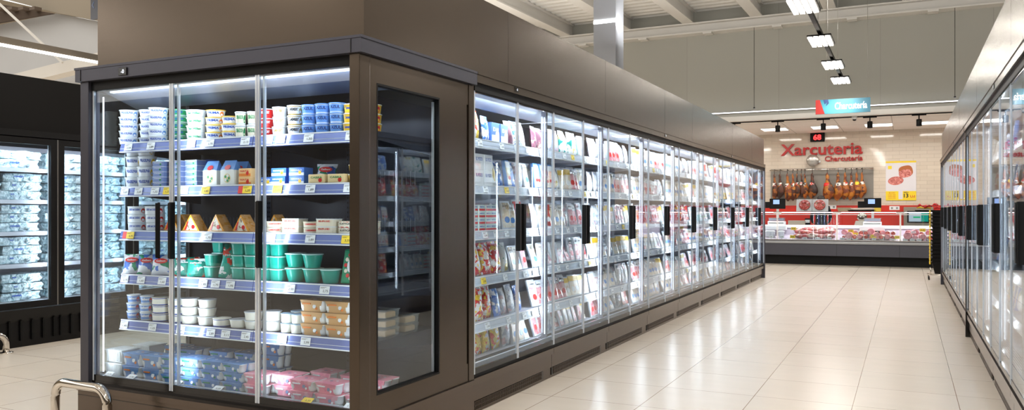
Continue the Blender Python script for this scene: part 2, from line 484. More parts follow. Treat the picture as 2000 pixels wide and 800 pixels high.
ro = wallpoly('o', [(-80, 10), (0, 8), (104, 26), (0, 44), (-80, 60)], 10.1, pm('dark_opening_sheet', (74, 60, 48), .8), .05)  # flat sheet painted dark in place of the shaded roof opening
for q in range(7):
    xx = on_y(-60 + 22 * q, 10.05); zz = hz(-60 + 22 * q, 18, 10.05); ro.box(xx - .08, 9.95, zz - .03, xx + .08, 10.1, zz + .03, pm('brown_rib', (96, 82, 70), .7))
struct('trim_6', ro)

# ------------------------------------------------------------------ refrigerated cases
H_CAP = 2.17
def profile_door(root, x0, x1, z0, z1, y, hside, handle_off=0.035, hz0=1.015, hz1=1.345, frame=None, fw=0.013, twist=0.3):
    """a frameless glass door with slim edge profiles: door > glass, handle"""
    f = frame or M_PROF
    d = MB()
    d.box(x0, y - 0.003, z0, x0 + fw, y + 0.009, z1, f); d.box(x1 - fw, y - 0.003, z0, x1, y + 0.009, z1, f)
    d.box(x0 + fw, y - 0.003, z0, x1 - fw, y + 0.014, z0 + 0.035, M_BLKG)
    d.box(x0 + fw, y - 0.004, z1 - 0.012, x1 - fw, y + 0.012, z1, M_BLKG)
    for xx in (x0 + fw * 0.35, x1 - fw * 0.65):
        d.box(xx, y - 0.005, z0, xx + fw * 0.25, y - 0.003, z1, f)
    do = d.build('door', root)
    g = MB().box(x0 + fw, y, z0 + 0.03, x1 - fw, y + 0.005, z1 - 0.01, M_GLASS); g.build('glass_pane', do)
    if hside:
        hx = x1 - handle_off if hside > 0 else x0 + handle_off
        h = MB()
        Mh = T(hx, y - 0.003, 0, R(25) * hside * twist)
        h.cbox(-0.006, -0.034, hz0, 0.006, 0.0, hz1, 0.002, M_BLACK, Mh)
        h.cbox(-0.02 if hside > 0 else -0.006, -0.040, hz0 + 0.004, 0.006 if hside > 0 else 0.02, -0.030, hz1 - 0.004, 0.002, M_BLACK, Mh)
        h.build('handle', do, label='black blade door handle')
    return do

def shelf_part(root, x0, x1, z, y0, y1, rail, slab, tags, seed=0, div=False):
    s = MB()
    s.box(x0, y0 + 0.012, z - 0.03, x1, y1, z, slab)
    # angled price rail with lips
    pr = [(-0.014, -0.052), (0.0, -0.058), (0.012, -0.058), (0.012, 0.006), (0.004, 0.008), (-0.002, 0.004)]
    n = len(pr)
    vs = [(x0, y0 + a, z + b) for a, b in pr] + [(x1, y0 + a, z + b) for a, b in pr]
    s.add(vs, [tuple(range(n)), tuple(range(2 * n - 1, n - 1, -1))] + [(k, k + n, (k + 1) % n + n, (k + 1) % n) for k in range(n)], rail)
    s.box(x0, y0 - 0.0165, z - 0.056, x1, y0 - 0.012, z - 0.05, M_WHITE)
    s.box(x0, y0 - 0.0045, z + 0.0, x1, y0 + 0.0, z + 0.0065, M_WHITE)
    s.box(x0, y0 - 0.0105, z - 0.034, x1, y0 - 0.0075, z - 0.031, M_RAILW)
    for xx in (x0 + 0.004, x1 - 0.008):          # side brackets
        s.prism([(0, 0), (y1 - y0 - 0.02, 0), (y1 - y0 - 0.02, -0.10), (0.05, -0.045), (0, -0.045)], 0, 0.004, slab, Matrix.Translation((xx, y0 + 0.014, z)) @ Matrix(((0, 0, 1, 0), (1, 0, 0, 0), (0, 1, 0, 0), (0, 0, 0, 1))))
    if div:   # wire dividers standing at the back of the shelf
        k = x0 + 0.05
        while k < x1 - 0.03:
            s.box(k, y1 - 0.16, z, k + 0.002, y1 - 0.157, z + 0.085, M_DIV); k += 0.03
    o = s.build('shelf', root)
    for (tx, txt, kind) in tags:
        t = MB(); Mt = T(tx, y0 - 0.0125, z - 0.024, 0, R(-12))
        mt = M_TAGY if kind in ('y', 'ry') else M_TAG
        w, h = 0.066, 0.043
        t.box(-w / 2, -0.002, -h / 2, w / 2, 0, h / 2, mt, Mt)
        if kind == 'ry': t.box(-w / 2 - 0.034, -0.0021, -h / 2, -w / 2, 0, h / 2, M_TAGR, Mt)
        if txt:
            t.text(txt, 0.036 if len(txt) > 3 else 0.03, 0.014, M_INK, Mt @ T(0.008, -0.0026, -0.006), 0.01)
            t.box(-0.028, -0.0024, 0.009, 0.0, -0.002, 0.011, M_INK, Mt); t.box(-0.028, -0.0024, 0.014, 0.012, -0.002, 0.0155, M_INK, Mt)
        else:
            t.box(-0.01, -0.0024, -0.010, 0.024, -0.002, 0.002, pm('grey_ink', (120, 124, 140), 0.6), Mt)
        t.build('price_tag', o, label={'y': 'yellow price tag', 'ry': 'red and yellow offer tag', 'w': 'white price tag', 'b': 'white price tag'}[kind])
    return o

SHELF_Z = (1.775, 1.465, 1.155, 0.845, 0.535)
DECK_Z = 0.30
LEVELS = ['top shelf', 'second shelf down', 'third shelf down', 'fourth shelf down', 'lowest shelf', 'bottom deck']

def case_module(label, loc, rz, W=1.275, group=None, lit=26, tags=True, left_end=False, right_end=False, display=False, seed=0):
    rnd = random.Random(seed)
    root = thing('refrigerated_case', label, 'refrigerated case', loc, rz, group)
    D = 0.95
    b = MB()      # base with lip and two grilles
    b.box(0.0, 0.03, 0.0, W, D, 0.10, M_BASE)
    b.box(0.003, 0.015, 0.085, W - 0.003, D, 0.232, M_BASE)
    b.box(0.003, -0.004, 0.19, W - 0.003, 0.03, 0.235, M_BASE)
    b.box(0.0, 0.01, 0.235, W, D, 0.262, M_BLACK)
    b.box(0.02, 0.024, 0.02, W - 0.14, 0.031, 0.078, M_BLKG)
    k = 0.05
    b.build('base', root)
    g = MB()
    for zz in (0.028, 0.056):
        g.box(0.05, 0.019, zz - 0.004, W - 0.17, 0.0245, zz - 0.002, M_BASE)
        g.box(0.05, 0.019, zz + 0.019, W - 0.17, 0.0245, zz + 0.021, M_BASE)
        k = 0.05
        while k < W - 0.18: g.box(k, 0.020, zz - 0.002, k + 0.006, 0.0245, zz + 0.019, M_BASE); k += 0.018
    g.build('ventilation_grille', root)
    MB().box(0.0, 0.9, 0.262, W, D, 2.1, M_LINER).build('back_panel', root)
    M_TOP = pm('grey_top_liner', (92, 96, 108), .4, .4)
    t = MB(); t.box(0, 0.0, 2.095, W, D, 2.12, M_TOP)
    t.box(0.0, -0.010, 2.055, W, 0.05, 2.12, M_BLACK)
    t.prism([(0.05, 2.095), (0.30, 2.095), (0.30, 2.02), (0.20, 2.0)], 0, W, M_TOP, Matrix(((0, 0, 1, 0), (1, 0, 0, 0), (0, 1, 0, 0), (0, 0, 0, 1))))
    t.build('inner_ceiling', root)
    c = MB(); c.box(0, -0.028, 2.105, W, D, H_CAP - 0.003, M_BRONZE); c.box(0, -0.034, H_CAP - 0.014, W, D, H_CAP, M_BRONZE)
    if display:
        c.cbox(W * 0.42, -0.032, 2.118, W * 0.42 + 0.055, -0.026, 2.15, 0.002, M_BLKG)
        c.text('-2', 0.018, 0.014, M_DIGW, T(W * 0.42 + 0.03, -0.0335, 2.134))
    c.build('cap', root)
    dk = MB(); dk.box(0.0, 0.05, 0.262, W, 0.9, 0.30, M_SHELFW)
    dk.box(0.0, 0.045, 0.262, W, 0.065, 0.312, M_RAILW)
    for q in range(6): dk.box(0.02, 0.07 + q * 0.013, 0.30, W - 0.02, 0.073 + q * 0.013, 0.304, M_BLACK)
    dk.build('deck', root)
    for i, z in enumerate(SHELF_Z):
        tg = []
        if tags:
            x = 0.10 + rnd.random() * 0.05
            while x < W - 0.08:
                tg.append((x, rnd.choice(['1,75', '2,19', '1,40', '3,89', '2,45', '1,95', '2,99']) if seed < 2 else '', 'y' if rnd.random() < 0.1 else 'w')); x += rnd.uniform(0.15, 0.34)
        shelf_part(root, 0.012, W - 0.012, z, 0.13, 0.80, M_RAILW, M_SHELFW, tg)
    # upright between modules with its lit strip
    u = MB()
    for xx in (0.0, W - 0.012): MB().box(xx, 0.055, 0.30, xx + 0.012, 0.10, 2.06, M_LINER).build('upright', root)
    MB().box(0.0125, 0.066, 0.34, 0.017, 0.072, 2.02, M_LED).build('light_strip', root, label='glowing vertical light strip')
    MB().box(W - 0.017, 0.066, 0.34, W - 0.0125, 0.072, 2.02, M_LED).build('light_strip', root, label='glowing vertical light strip')
    MB().box(0.05, 0.12, 2.052, W - 0.05, 0.145, 2.062, M_LED).build('light_strip', root, label='glowing overhead light strip')
    for k in range(2):
        profile_door(root, k * W / 2 + 0.003, (k + 1) * W / 2 - 0.003, 0.262, 2.056, 0.0, 1 if k == 0 else -1, 0.03)
    if left_end or right_end:
        e = MB(); xx = 0.0 if left_end else W
        e.box(xx - 0.035 if left_end else xx, -0.02, 0, xx if left_end else xx + 0.035, D, H_CAP - 0.004, M_ANTH)
        e.build('end_panel', root)
    # the strips' own light
    Mw = root.matrix_basis
    for (lx, ly, lz, sx, sy, rot, pw) in ((W / 2, 0.10, 2.04, W - 0.1, 0.03, (R(38), 0, 0), lit * 0.42), (W / 2, 0.075, 1.15, W - 0.08, 1.5, (R(90), 0, 0), 0)):
        if pw <= 0: continue
        l = area('case_light', (0, 0, 0), (0, 0, 0), sx, sy, pw, COOL)
        l.matrix_world = Matrix.Translation(loc) @ Matrix.Rotation(rz, 4, 'Z') @ T(lx, ly, lz) @ Matrix.Rotation(rot[0], 4, 'X')
        l.name = 'case_light'
    for lx, sg in ((0.022, -1), (W - 0.022, 1)):
        l = area('case_light', (0, 0, 0), (0, 0, 0), 0.02, 1.66, lit * 0.37, COOL)
        # facing into the case, toed in towards the middle of the shelves
        l.matrix_world = Matrix.Translation(loc) @ Matrix.Rotation(rz, 4, 'Z') @ T(lx, 0.076, 1.18) @ Matrix.Rotation(R(40) * sg, 4, 'Z') @ Matrix.Rotation(R(90), 4, 'X')
    return root

LX = -2.45
MODY0, MODW = 4.42, 1.275
LONG = []
for i in range(9):
    lb = ('%s glass-door chilled case %s the long run, counted from the corner window' % (ORD[i], 'in'))
    LONG.append(case_module('bronze glass-door chilled case, %s in the long run from the corner case' % ORD[i], (LX, MODY0 + i * MODW, 0), R(90), MODW, 'chilled cases in the long run', 17, i < 5, False, i == 8, i in (0, 3, 6), i))
RX = 0.56
RY1 = 4.31 + 1.275 * 9.35
for i in range(9):
    yy = 5.585 - 1.275 + (i + 1) * 1.275
    if i >= 4: yy += 0.06
    case_module('glass-door chilled case, %s from the near end of the opposite run' % ORD[i], (RX, yy, 0), R(-90), MODW, 'chilled cases across the aisle', 13, False, i == 8, False, i in (1, 5), 20 + i)
pst = thing('dark_upright_post', 'dark upright post joining two case runs across the aisle', 'post', (RX + 0.02, 4.31 + 4 * 1.275 + 0.03, 0))
MB().box(-0.035, -0.028, 0, 0.9, 0.028, 2.16, M_BLKG).build('filler', pst)

# metal fascias above the cases
def fascia(name, label, x0, y0, x1, y1, z1, seams, mat):
    m = MB().box(x0, y0, H_CAP + 0.001, x1, y1, z1, mat)
    o = thing(name, label, 'fascia', ((x0 + x1) / 2, (y0 + y1) / 2, H_CAP))
    for ax, pos in seams:
        if ax == 'y': m.box(x0 - 0.0008, pos - 0.0012, H_CAP + 0.001, x1 + 0.0008, pos + 0.0012, z1, M_SEAM)
    p = m.build('cladding', o); p.location = (-(x0 + x1) / 2, -(y0 + y1) / 2, -H_CAP)
    return o
ZT = 2.66
fascia('bronze_fascia', 'long brushed bronze fascia above the long run of chilled cases', -3.35, 4.34, LX - 0.005, 15.93, ZT, [('y', v) for v in (4.92, 6.9, 8.9, 10.2, 12.84, 14.6)], M_BRONZE)
fascia('bronze_fascia', 'brushed bronze fascia standing on the corner case', -4.46, 3.285, LX - 0.002, 4.338, ZT, [], M_BRONZE)
fascia('bronze_fascia', 'bronze fascia above the chilled cases across the aisle', RX + 0.0, 1.0, RX + 1.0, 15.85, 2.62, [('y', v) for v in (5.6, 8.2, 10.8, 13.3)], M_BRONZE)

# ------------------------------------------------------------------ the corner case
EX0, EX1, EY, EB = -4.56, -2.45, 3.27, 4.33
ec = thing('corner_refrigerated_case', 'large dark corner chilled case with three glass doors and a side window', 'refrigerated case', (0, 0, 0))
b = MB()
b.box(EX0, EY - 0.045, 0.0, EX1 + 0.01, EB + 0.08, 0.225, M_BASE)
b.box(EX0, EY - 0.055, 0.20, EX1 + 0.016, EB + 0.08, 0.232, M_BASE)
b.box(EX0, EY - 0.047, 0.17, EX1 + 0.012, EY - 0.045, 0.173, M_BLKG)
b.box(EX0 + 0.01, EY - 0.005, 0.232, EX1 - 0.002, EB, 0.258, M_BLKG)
b.build('base', ec)
c = MB()
c.box(EX0 - 0.02, EY - 0.05, 2.085, EX1 + 0.03, EB + 0.085, H_CAP - 0.004, M_ANTH)
c.box(EX0 - 0.024, EY - 0.054, H_CAP - 0.014, EX1 + 0.034, EB + 0.085, H_CAP, M_ANTH)
for xx in (EX0 + 0.03, EX1 - 0.035): c.box(xx, EY - 0.0535, 2.085, xx + 0.003, EY - 0.05, H_CAP - 0.004, M_BLKG)
c.cbox(-4.18, EY - 0.058, 2.095, -4.11, EY - 0.049, 2.14, 0.002, M_BLKG)
c.text('-0', 0.026, 0.022, M_DIGW, T(-4.142, EY - 0.0595, 2.117))
c.build('cap', ec)
p = MB().cbox(EX0, EY - 0.03, 0.232, EX0 + 0.075, EY + 0.05, 2.086, 0.004, M_ANTH); p.build('corner_post', ec)
p = MB().cbox(EX1 - 0.058, EY - 0.03, 0.232, EX1 + 0.004, EY + 0.06, 2.086, 0.004, M_BRONZE); p.build('corner_post', ec)
h = MB(); h.box(EX0 + 0.075, EY - 0.01, 2.03, EX1 - 0.058, EY + 0.05, 2.086, M_BLACK); h.build('header', ec)
# side window frame facing the aisle
wf = MB()
xo, xi = LX + 0.002, LX - 0.04
wf.box(xi, EY + 0.06, 0.234, xo, EB + 0.02, 0.345, M_BRONZE)
wf.box(xi, EY + 0.06, 1.955, xo, EB + 0.02, 2.083, M_BRONZE)
wf.box(xi, EY + 0.06, 0.345, xo, 3.388, 1.955, M_BRONZE)
wf.box(xi, 4.008, 0.345, xo, EB + 0.0, 1.955, M_BRONZE)
wf.box(xi, EB + 0.022, 0.234, xo + 0.004, EB + 0.085, 2.083, M_BRONZE)
wf.box(xi + 0.005, EB, 0.234, xo - 0.012, EB + 0.022, 2.083, M_BLKG)
for a in ((3.388, 0.345, 3.398, 1.955), (3.998, 0.345, 4.008, 1.955), (3.398, 0.345, 3.998, 0.355), (3.398, 1.945, 3.998, 1.955)):
    wf.box(xi, a[0], a[1], xo + 0.001, a[2], a[3], M_BLACK)
wfo = wf.build('side_window_frame', ec)
MB().box(LX - 0.022, 3.398, 0.355, LX - 0.016, 3.998, 1.945, M_GLASS).build('glass_pane', wfo)
MB().box(LX - 0.034, 3.976, 0.36, LX - 0.024, 3.990, 1.93, M_PROF).build('inner_profile', wfo)
sg = MB(); sg.box(EX0 + 0.018, EY + 0.052, 0.27, EX0 + 0.024, 4.04, 2.03, M_GLASS); sg.build('side_glass', ec)
fr = MB(); fr.box(EX0 + 0.005, 4.04, 0.25, EX0 + 0.04, 4.10, 2.086, M_ANTH); fr.box(EX0 + 0.008, EY + 0.05, 0.25, EX0 + 0.035, 4.04, 0.285, M_ANTH); fr.box(EX0 + 0.008, EY + 0.05, 2.03, EX0 + 0.035, 4.04, 2.086, M_ANTH)
fr.build('side_frame', ec)
EBK = 4.06
bk = MB(); bk.box(EX0 + 0.04, EBK, 0.25, EX1 - 0.05, EBK + 0.03, 2.06, M_NAVY)
for xx in (-3.80, -3.14):
    bk.box(xx - 0.02, EBK - 0.008, 0.3, xx + 0.02, EBK, 2.0, M_SHELF)
    zz = 0.35
    while zz < 1.98:
        bk.box(xx - 0.012, EBK - 0.009, zz, xx - 0.004, EBK - 0.008, zz + 0.012, M_BLACK); bk.box(xx + 0.004, EBK - 0.009, zz, xx + 0.012, EBK - 0.008, zz + 0.012, M_BLACK); zz += 0.03
bk.build('back_panel', ec)
ic = MB(); ic.box(EX0 + 0.04, EY + 0.05, 2.05, EX1 - 0.05, EBK, 2.084, M_NAVY)
ic.prism([(EY + 0.06, 2.05), (EY + 0.42, 2.05), (EY + 0.42, 1.97), (EY + 0.34, 1.955)], EX0 + 0.05, EX1 - 0.06, pm('lit_canopy_liner', (96, 104, 124), 0.3, 0.5), Matrix(((0, 0, 1, 0), (1, 0, 0, 0), (0, 1, 0, 0), (0, 0, 0, 1))))
ic.build('inner_ceiling', ec)
bb = MB(); bb.box(EX0 + 0.04, EBK + 0.03, 0.232, EX1 - 0.05, EB + 0.08, 2.086, M_BLACK); bb.build('rear_housing', ec)
dk = MB(); dk.box(EX0 + 0.04, EY + 0.03, 0.235, EX1 - 0.045, EBK, 0.262, M_NAVY); dk.box(EX0 + 0.04, EY + 0.03, 0.24, EX1 - 0.045, EY + 0.09, 0.268, M_RAILW)
dk.box(EX0 + 0.04, EY + 0.06, 0.268, EX1 - 0.045, EY + 0.068, 0.285, M_RAILW)
dko = dk.build('deck', ec)
MB().box(EX0 + 0.12, EY + 0.085, 2.028, EX1 - 0.12, EY + 0.11, 2.04, M_LED).build('light_strip', ec, label='glowing overhead light strip')
DB = (-4.478, -3.803, -3.145, -2.512)
profile_door(ec, DB[0] - 0.005, DB[1] - 0.003, 0.258, 2.05, EY, 1, 0.10, 1.02, 1.345, twist=2.2)
profile_door(ec, DB[1] + 0.003, DB[2] - 0.003, 0.258, 2.05, EY, -1, 0.026, 1.02, 1.345)
profile_door(ec, DB[2] + 0.003, DB[3] + 0.004, 0.258, 2.05, EY, -1, 0.03, 0.99, 1.35)
for xx in (DB[1], DB[2]):
    MB().box(xx - 0.006, EY + 0.045, 0.268, xx + 0.006, EY + 0.06, 2.03, M_PROF).build('mullion', ec)
    l = area('case_light', (xx, EY + 0.062, 1.15), (R(90), 0, 0), 0.02, 1.65, 4.6, COOL)
for xx, sg_ in ((EX0 + 0.095, -1), (EX1 - 0.075, 1)):
    MB().box(xx - 0.002, EY + 0.054, 0.30, xx + 0.002, EY + 0.062, 2.0, M_LED).build('light_strip', ec, label='glowing vertical light strip')
    area('case_light', (xx, EY + 0.066, 1.15), (R(90), 0, R(35) * sg_), 0.02, 1.65, 1.8, COOL)
area('case_light', ((EX0 + EX1) / 2, EY + 0.10, 2.02), (R(35), 0, 0), 1.9, 0.03, 7, COOL)

FZ = (1.715, 1.440, 1.168, 0.895, 0.610)      # shelf tops of the corner case
SY = 3.42                                    # shelf front
ETAGS = [
    [(254, '2,54', 'w'), (298, '2,84', 'w'), (377, '1,85', 'w'), (413, '2,70', 'w'), (482, '2,13', 'w'), (527, '1,50', 'w'), (551, '1,50', 'w'), (606, '1,50', 'w'), (688, '1,95', 'w')],
    [(247, '3,69', 'w'), (274, '3,69', 'w'), (306, '1,35', 'w'), (330, '1,35', 'y'), (363, '1,35', 'w'), (405, '3,80', 'y'), (486, '1,20', 'ry'), (545, '1,80', 'y'), (609, '1,89', 'w'), (684, '2,59', 'w')],
    [(258, '4,75', 'ry'), (409, '1,75', 'w'), (532, '2,09', 'w'), (609, '3,89', 'w'), (680, '3,59', 'y')],
    [(247, '2,19', 'w'), (279, '1,60', 'w'), (320, '1,60', 'w'), (400, '1,85', 'w'), (424, '1,70', 'w'), (453, '1,95', 'w'), (570, '2,00', 'w'), (637, '2,75', 'w')],
    [(246, '1,40', 'w'), (301, '1,25', 'w'), (356, '1,40', 'w'), (415, '2,89', 'w'), (444, '3,11', 'w'), (483, '2,45', 'w'), (554, '2,10', 'w'), (600, '2,99', 'w')]]
for i, z in enumerate(FZ):
    rt = [(on_y(px, SY), t, k) for px, t, k in ETAGS[i]]
    for x0, x1 in ((-4.42, -3.32), (-3.314, -2.49)):
        tg = [q for q in rt if x0 < q[0] < x1]
        shelf_part(ec, x0, x1, z, SY, 4.05, M_RAIL, M_SHELF, tg, 0, i in (1, 2))
for px, t_, k in ((213, '2,30', 'w'), (256, '2,30', 'w'), (345, '3,18', 'w'), (425, '3,20', 'w'), (600, '2,35', 'y'), (683, '1,90', 'w')):
    x = on_y(px, EY + 0.06); t = MB(); Mt = T(x, EY + 0.062, 0.289, 0, R(-62)); 
    t.box(-0.033, -0.002, -0.02, 0.033, 0, 0.02, M_TAGY if k == 'y' else M_TAG, Mt); t.text(t_, 0.036, 0.013, M_INK, Mt @ T(0.006, -0.0026, -0.003), 0.01)
    t.build('price_tag', dko)

# ------------------------------------------------------------------ product kinds
def lid_of(root, mb, lab=None): return mb.build('lid', root, label=lab)
BLUE = pm('royal_blue_print', (40, 82, 178), 0.35); LBLUE = pm('sky_blue_print', (96, 146, 214), 0.35)
TEAL = pm('teal_print', (22, 158, 140), 0.3, 0, 0.06); GREEN = pm('leaf_green_print', (30, 140, 84), 0.35)
YEL = pm('sunny_yellow_print', (248, 200, 50), 0.35); ORG = pm('orange_print', (236, 130, 40), 0.35)
REDP = pm('bright_red_print', (214, 40, 40), 0.3); CREAM = pm('cream_print', (240, 230, 208), 0.4)
PINK = pm('rose_pink_print', (238, 150, 172), 0.35); KRAFT = pm('kraft_card', (206, 160, 104), 0.6, 0, 0.08)
TUBW = pm('white_tub_plastic', (236, 240, 246), 0.3); CHEESE = pm('fresh_cheese', (244, 240, 228), 0.45, 0, 0.03, 30, 0.2)
GOLD = pm('gold_print', (196, 166, 96), 0.3, 0.4)
CLEARP = film_mat('clear_tray_plastic', (225, 232, 236), 0.22, 0.08, 0.1)
FILM = film_mat('crinkled_clear_film', (235, 240, 245), 0.14, 0.06, 1.0)

def round_tub(name, r, h, body, band, lid, txt, tm, n=24, sx=1, sy=1, tap=0.86, motif=None, nopart=False, power=2.0):
    o = MB()
    rb = r * tap
    def rr(z): return rb + (r - rb) * z / h
    o.lathe([(rb * 0.9, 0), (rr(0.003), 0.003), (rr(h * .16), h * .16), (rr(h * .82), h * .82), (rr(h * .96), h * .96)], [body, body, band, body], n, sx, sy, power=power)
    sl = (r - rb) / h
    if txt and power == 2.0:
        o.ctext(txt, r * 1.3, h * 0.30, h * 0.58, rr(h * .58), -.12, tm, sx, sy, sl, 0.04)
        if motif:
            v = [(math.cos(2 * PI * k / 12) / 2, math.sin(2 * PI * k / 12) / 2, 0) for k in range(12)]
            for a0 in (0.9,):
                vs = []
                for p in v:
                    a = -PI / 2 + a0 + p[0] * .55
                    q = rr(h * .45) + 0.0004 + sl * p[1] * h * .62
                    vs.append((q * sx * math.cos(a), q * sy * math.sin(a), h * .45 + p[1] * h * .62))
                o.add(vs, [tuple(range(12))], motif)
    root = o.build(name)
    l = MB(); l.lathe([(r * 0.99, h * .9), (r * 1.05, h * .905), (r * 1.05, h * .97), (r * 1.0, h * .99), (r * .93, h * .985), (r * .9, h * .965)], lid, n, sx, sy, power=power)
    lid_of(root, l)
    return Kind(root, r * 2 * 1.05 * sx, h, r * 2 * 1.05 * sy)

def box_pack(name, w, d, h, mat, side=None, txt=None, tm=None, motif=None, w1=None, flap=None):
    o = MB(); o.cbox(-w / 2, -d / 2, 0, w / 2, d / 2, h, min(w, d, h) * 0.06, mat)
    if side: o.box(-w / 2 + .002, -d / 2 - .0006, h * .08, w / 2 - .002, -d / 2, h * .4, side)
    if motif: o.lathe([(h * .22, 0), (h * .22, 0.001)], motif, 12, M=T(w * .22, -d / 2, h * .42, 0, R(90)))
    if txt: o.text(txt, w * .7, h * .2, tm, T(0, -d / 2 - .0012, h * .68), .02)
    root = o.build(name)
    if flap:
        f = MB(); f.box(-w / 2 * 1.02, -d / 2 * 1.03, h * .9, w / 2 * 1.02, d / 2 * 1.03, h * 1.0, flap); f.build('lid', root)
    return Kind(root, w, h, d)

def multipack(name, w, d, h, card, cupm, motif, accent, n=2):
    """a cardboard sleeve round moulded pots, the pots bulging out of its ends"""
    o = MB(); o.frus(w * .72, d * .8, w * .96, d, 0, h * .93, card)
    o.box(-w / 2, -d / 2 * 1.02, h * .93, w / 2, d / 2 * 1.02, h * .965, card)
    o.lathe([(h * .17, 0), (h * .17, .001)], motif, 12, M=T(w * .13, -d / 2 * .92 - .001, h * .46, 0, R(79)))
    o.lathe([(h * .11, 0), (h * .11, .0014)], accent, 10, M=T(w * .22, -d / 2 * .88 - .0012, h * .28, 0, R(79)))
    o.box(-w * .36, -d / 2 * .97 - .004, h * .62, -w * .02, -d / 2 * .9, h * .72, accent, None)
    o.lathe([(h * .16, h * .965), (h * .16, h * .97)], motif, 12, M=T(-w * .1, 0, 0)); o.lathe([(h * .13, h * .965), (h * .13, h * .971)], accent, 10, M=T(w * .1, d * .1, 0))
    root = o.build(name)
    for sx in (-1, 1):
        for k in range(n):
            c = MB(); yy = (k - (n - 1) / 2) * d / n
            c.lathe([(d / n * .30, 0.002), (d / n * .40, h * .3), (d / n * .46, h * .86), (d / n * .5, h * .87), (d / n * .5, h * .92)], cupm, 14, M=T(sx * (w * .5 - d / n * .28), yy, 0))
            c.build('pot', root)
    return Kind(root, w * 1.1, h, d)

def bag_pack(name, w, h, t, mat, oval=None, txt=None, tm=None, seal=None, lump=0.12, seed=0, film=None):
    """upright filled bag with flat sealed top and bottom"""
    rnd = random.Random(seed); nx, nz = 9, 11
    o = MB()
    ph = [rnd.uniform(0, 6) for _ in range(6)]
    for side in (-1, 1):
        vs = []
        for j in range(nz):
            v = j / (nz - 1)
            for i in range(nx):
                u = i / (nx - 1)
                prof = (max(0, math.sin(PI * min(1, max(0, (v - 0.02) / 0.9)))) ** 0.45) * (max(0, math.sin(PI * u)) ** 0.6)
                if v > .92: prof = 0
                wob = 1 + lump * (math.sin(5 * u + ph[0] + 3 * v) + math.sin(9 * v + ph[1] + 4 * u)) * .6
                ww = w * (1 - 0.10 * math.sin(PI * v) ** 2) * (1 + 0.03 * math.sin(12 * v + ph[2]))
                vs.append(((u - .5) * ww, side * (t / 2 * prof * wob + .0008), v * h))
        fs = [(j * nx + i, j * nx + i + 1, (j + 1) * nx + i + 1, (j + 1) * nx + i) for j in range(nz - 1) for i in range(nx - 1)]
        if side > 0: fs = [f[::-1] for f in fs]
        o.add(vs, fs, mat, True)
    o.box(-w / 2 * .98, -.0015, h * .925, w / 2 * .98, .0015, h * 1.0, seal or mat)
    if oval:
        vs = [(math.cos(2 * PI * k / 16) * w * .33, -t / 2 * 1.22, h * .60 + math.sin(2 * PI * k / 16) * h * .13) for k in range(16)]
        o.add(vs + [(0, -t / 2 * 1.26, h * .6)], [(k, (k + 1) % 16, 16) for k in range(16)], oval)
        if txt: o.text(txt, w * .46, h * .09, tm, T(0, -t / 2 * 1.28 - .0005, h * .6), .02)
    elif txt: o.text(txt, w * .6, h * .09, tm, T(0, -t / 2 * 1.2, h * .68), .02)
    root = o.build(name)
    return Kind(root, w, h, t)

def vac_pack(name, w, h, t, film, food, lab, lab2=None, lean=0, txt=None):
    """flat vacuum pack: film border, slices showing, printed label; peg hole tab"""
    o = MB()
    o.cbox(-w / 2, -t / 2, 0, w / 2, t / 2, h, t * .28, film)
    o.cbox(-w * .42, -t * .62, h * .06, w * .42, t * .35, h * .74, t * .2, food)
    o.box(-w * .44, -t * .5 - .0035, h * .70, w * .44, -t * .45, h * .93, lab)
    if lab2: o.lathe([(w * .22, 0), (w * .22, .002)], lab2, 14, 1.2, .9, T(w * .08, -t * .60, h * .34, 0, R(90)))
    if txt: o.text(txt, w * .6, h * .08, M_INK, T(0, -t * .5 - .0042, h * .81), .02)
    root = o.build(name)
    return Kind(root, w, h, t)

def wedge_pack(name, w, d, h, wrap, cheese, accent):
    """triangular cheese wedge standing on its rind"""
    o = MB()
    I = Matrix(((1, 0, 0, 0), (0, 0, 1, 0), (0, 1, 0, 0), (0, 0, 0, 1)))
    o.prism([(-w / 2, 0), (w / 2, 0), (-w * .02, h)], -d / 2, d / 2, cheese, I)
    for a, b_ in (((-w / 2, 0), (-w * .02, h)), ((w / 2, 0), (-w * .02, h))):
        o.prism([a, (a[0] * .8, 0), (b_[0], b_[1] - h * .12), b_], -d / 2 - .001, d / 2 + .001, wrap, I)
    o.prism([(-w / 2, 0), (w / 2, 0), (w * .44, h * .1), (-w * .44, h * .1)], -d / 2 - .001, d / 2 + .001, wrap, I)
    o.prism([(-w * .34, h * .12), (-w * .26, h * .12), (-w * .12, h * .6), (-w * .18, h * .6)], -d / 2 - .002, d / 2, accent, I)
    o.lathe([(h * .12, 0), (h * .12, .002)], accent, 12, M=T(w * .12, -d / 2, h * .3, 0, R(90)))
    return Kind(o.build(name), w, h, d)

def gable_pack(name, w, d, h, body, top, motif):
    o = MB(); o.box(-w / 2, -d / 2, 0, w / 2, d / 2, h * .62, body)
    vs = [(-w / 2, -d / 2, h * .62), (w / 2, -d / 2, h * .62), (w / 2, d / 2, h * .62), (-w / 2, d / 2, h * .62), (-w * .42, 0, h), (w * .42, 0, h)]
    o.add(vs, [(0, 1, 5, 4), (2, 3, 4, 5), (1, 2, 5), (3, 0, 4)], top)
    o.lathe([(w * .25, 0), (w * .25, .001)], motif, 14, M=T(0, -d / 2, h * .3, 0, R(90)))
    for k in range(5):
        a = k * 1.256; o.lathe([(w * .075, 0), (w * .075, .0018)], TUBW if k % 2 else GREEN, 8, M=T(math.cos(a) * w * .14, -d / 2, h * .3 + math.sin(a) * w * .14, 0, R(90)))
    o.lathe([(w * .16, 0), (w * .16, .001)], REDP, 12, sx=1.3, M=T(0, -d * .42, h * .72, 0, R(60)))
    o.box(-w * .4, -d * .5 - .001, h * .56, w * .4, -d * .5, h * .64, M_WHITE)
    return Kind(o.build(name), w, h, d)

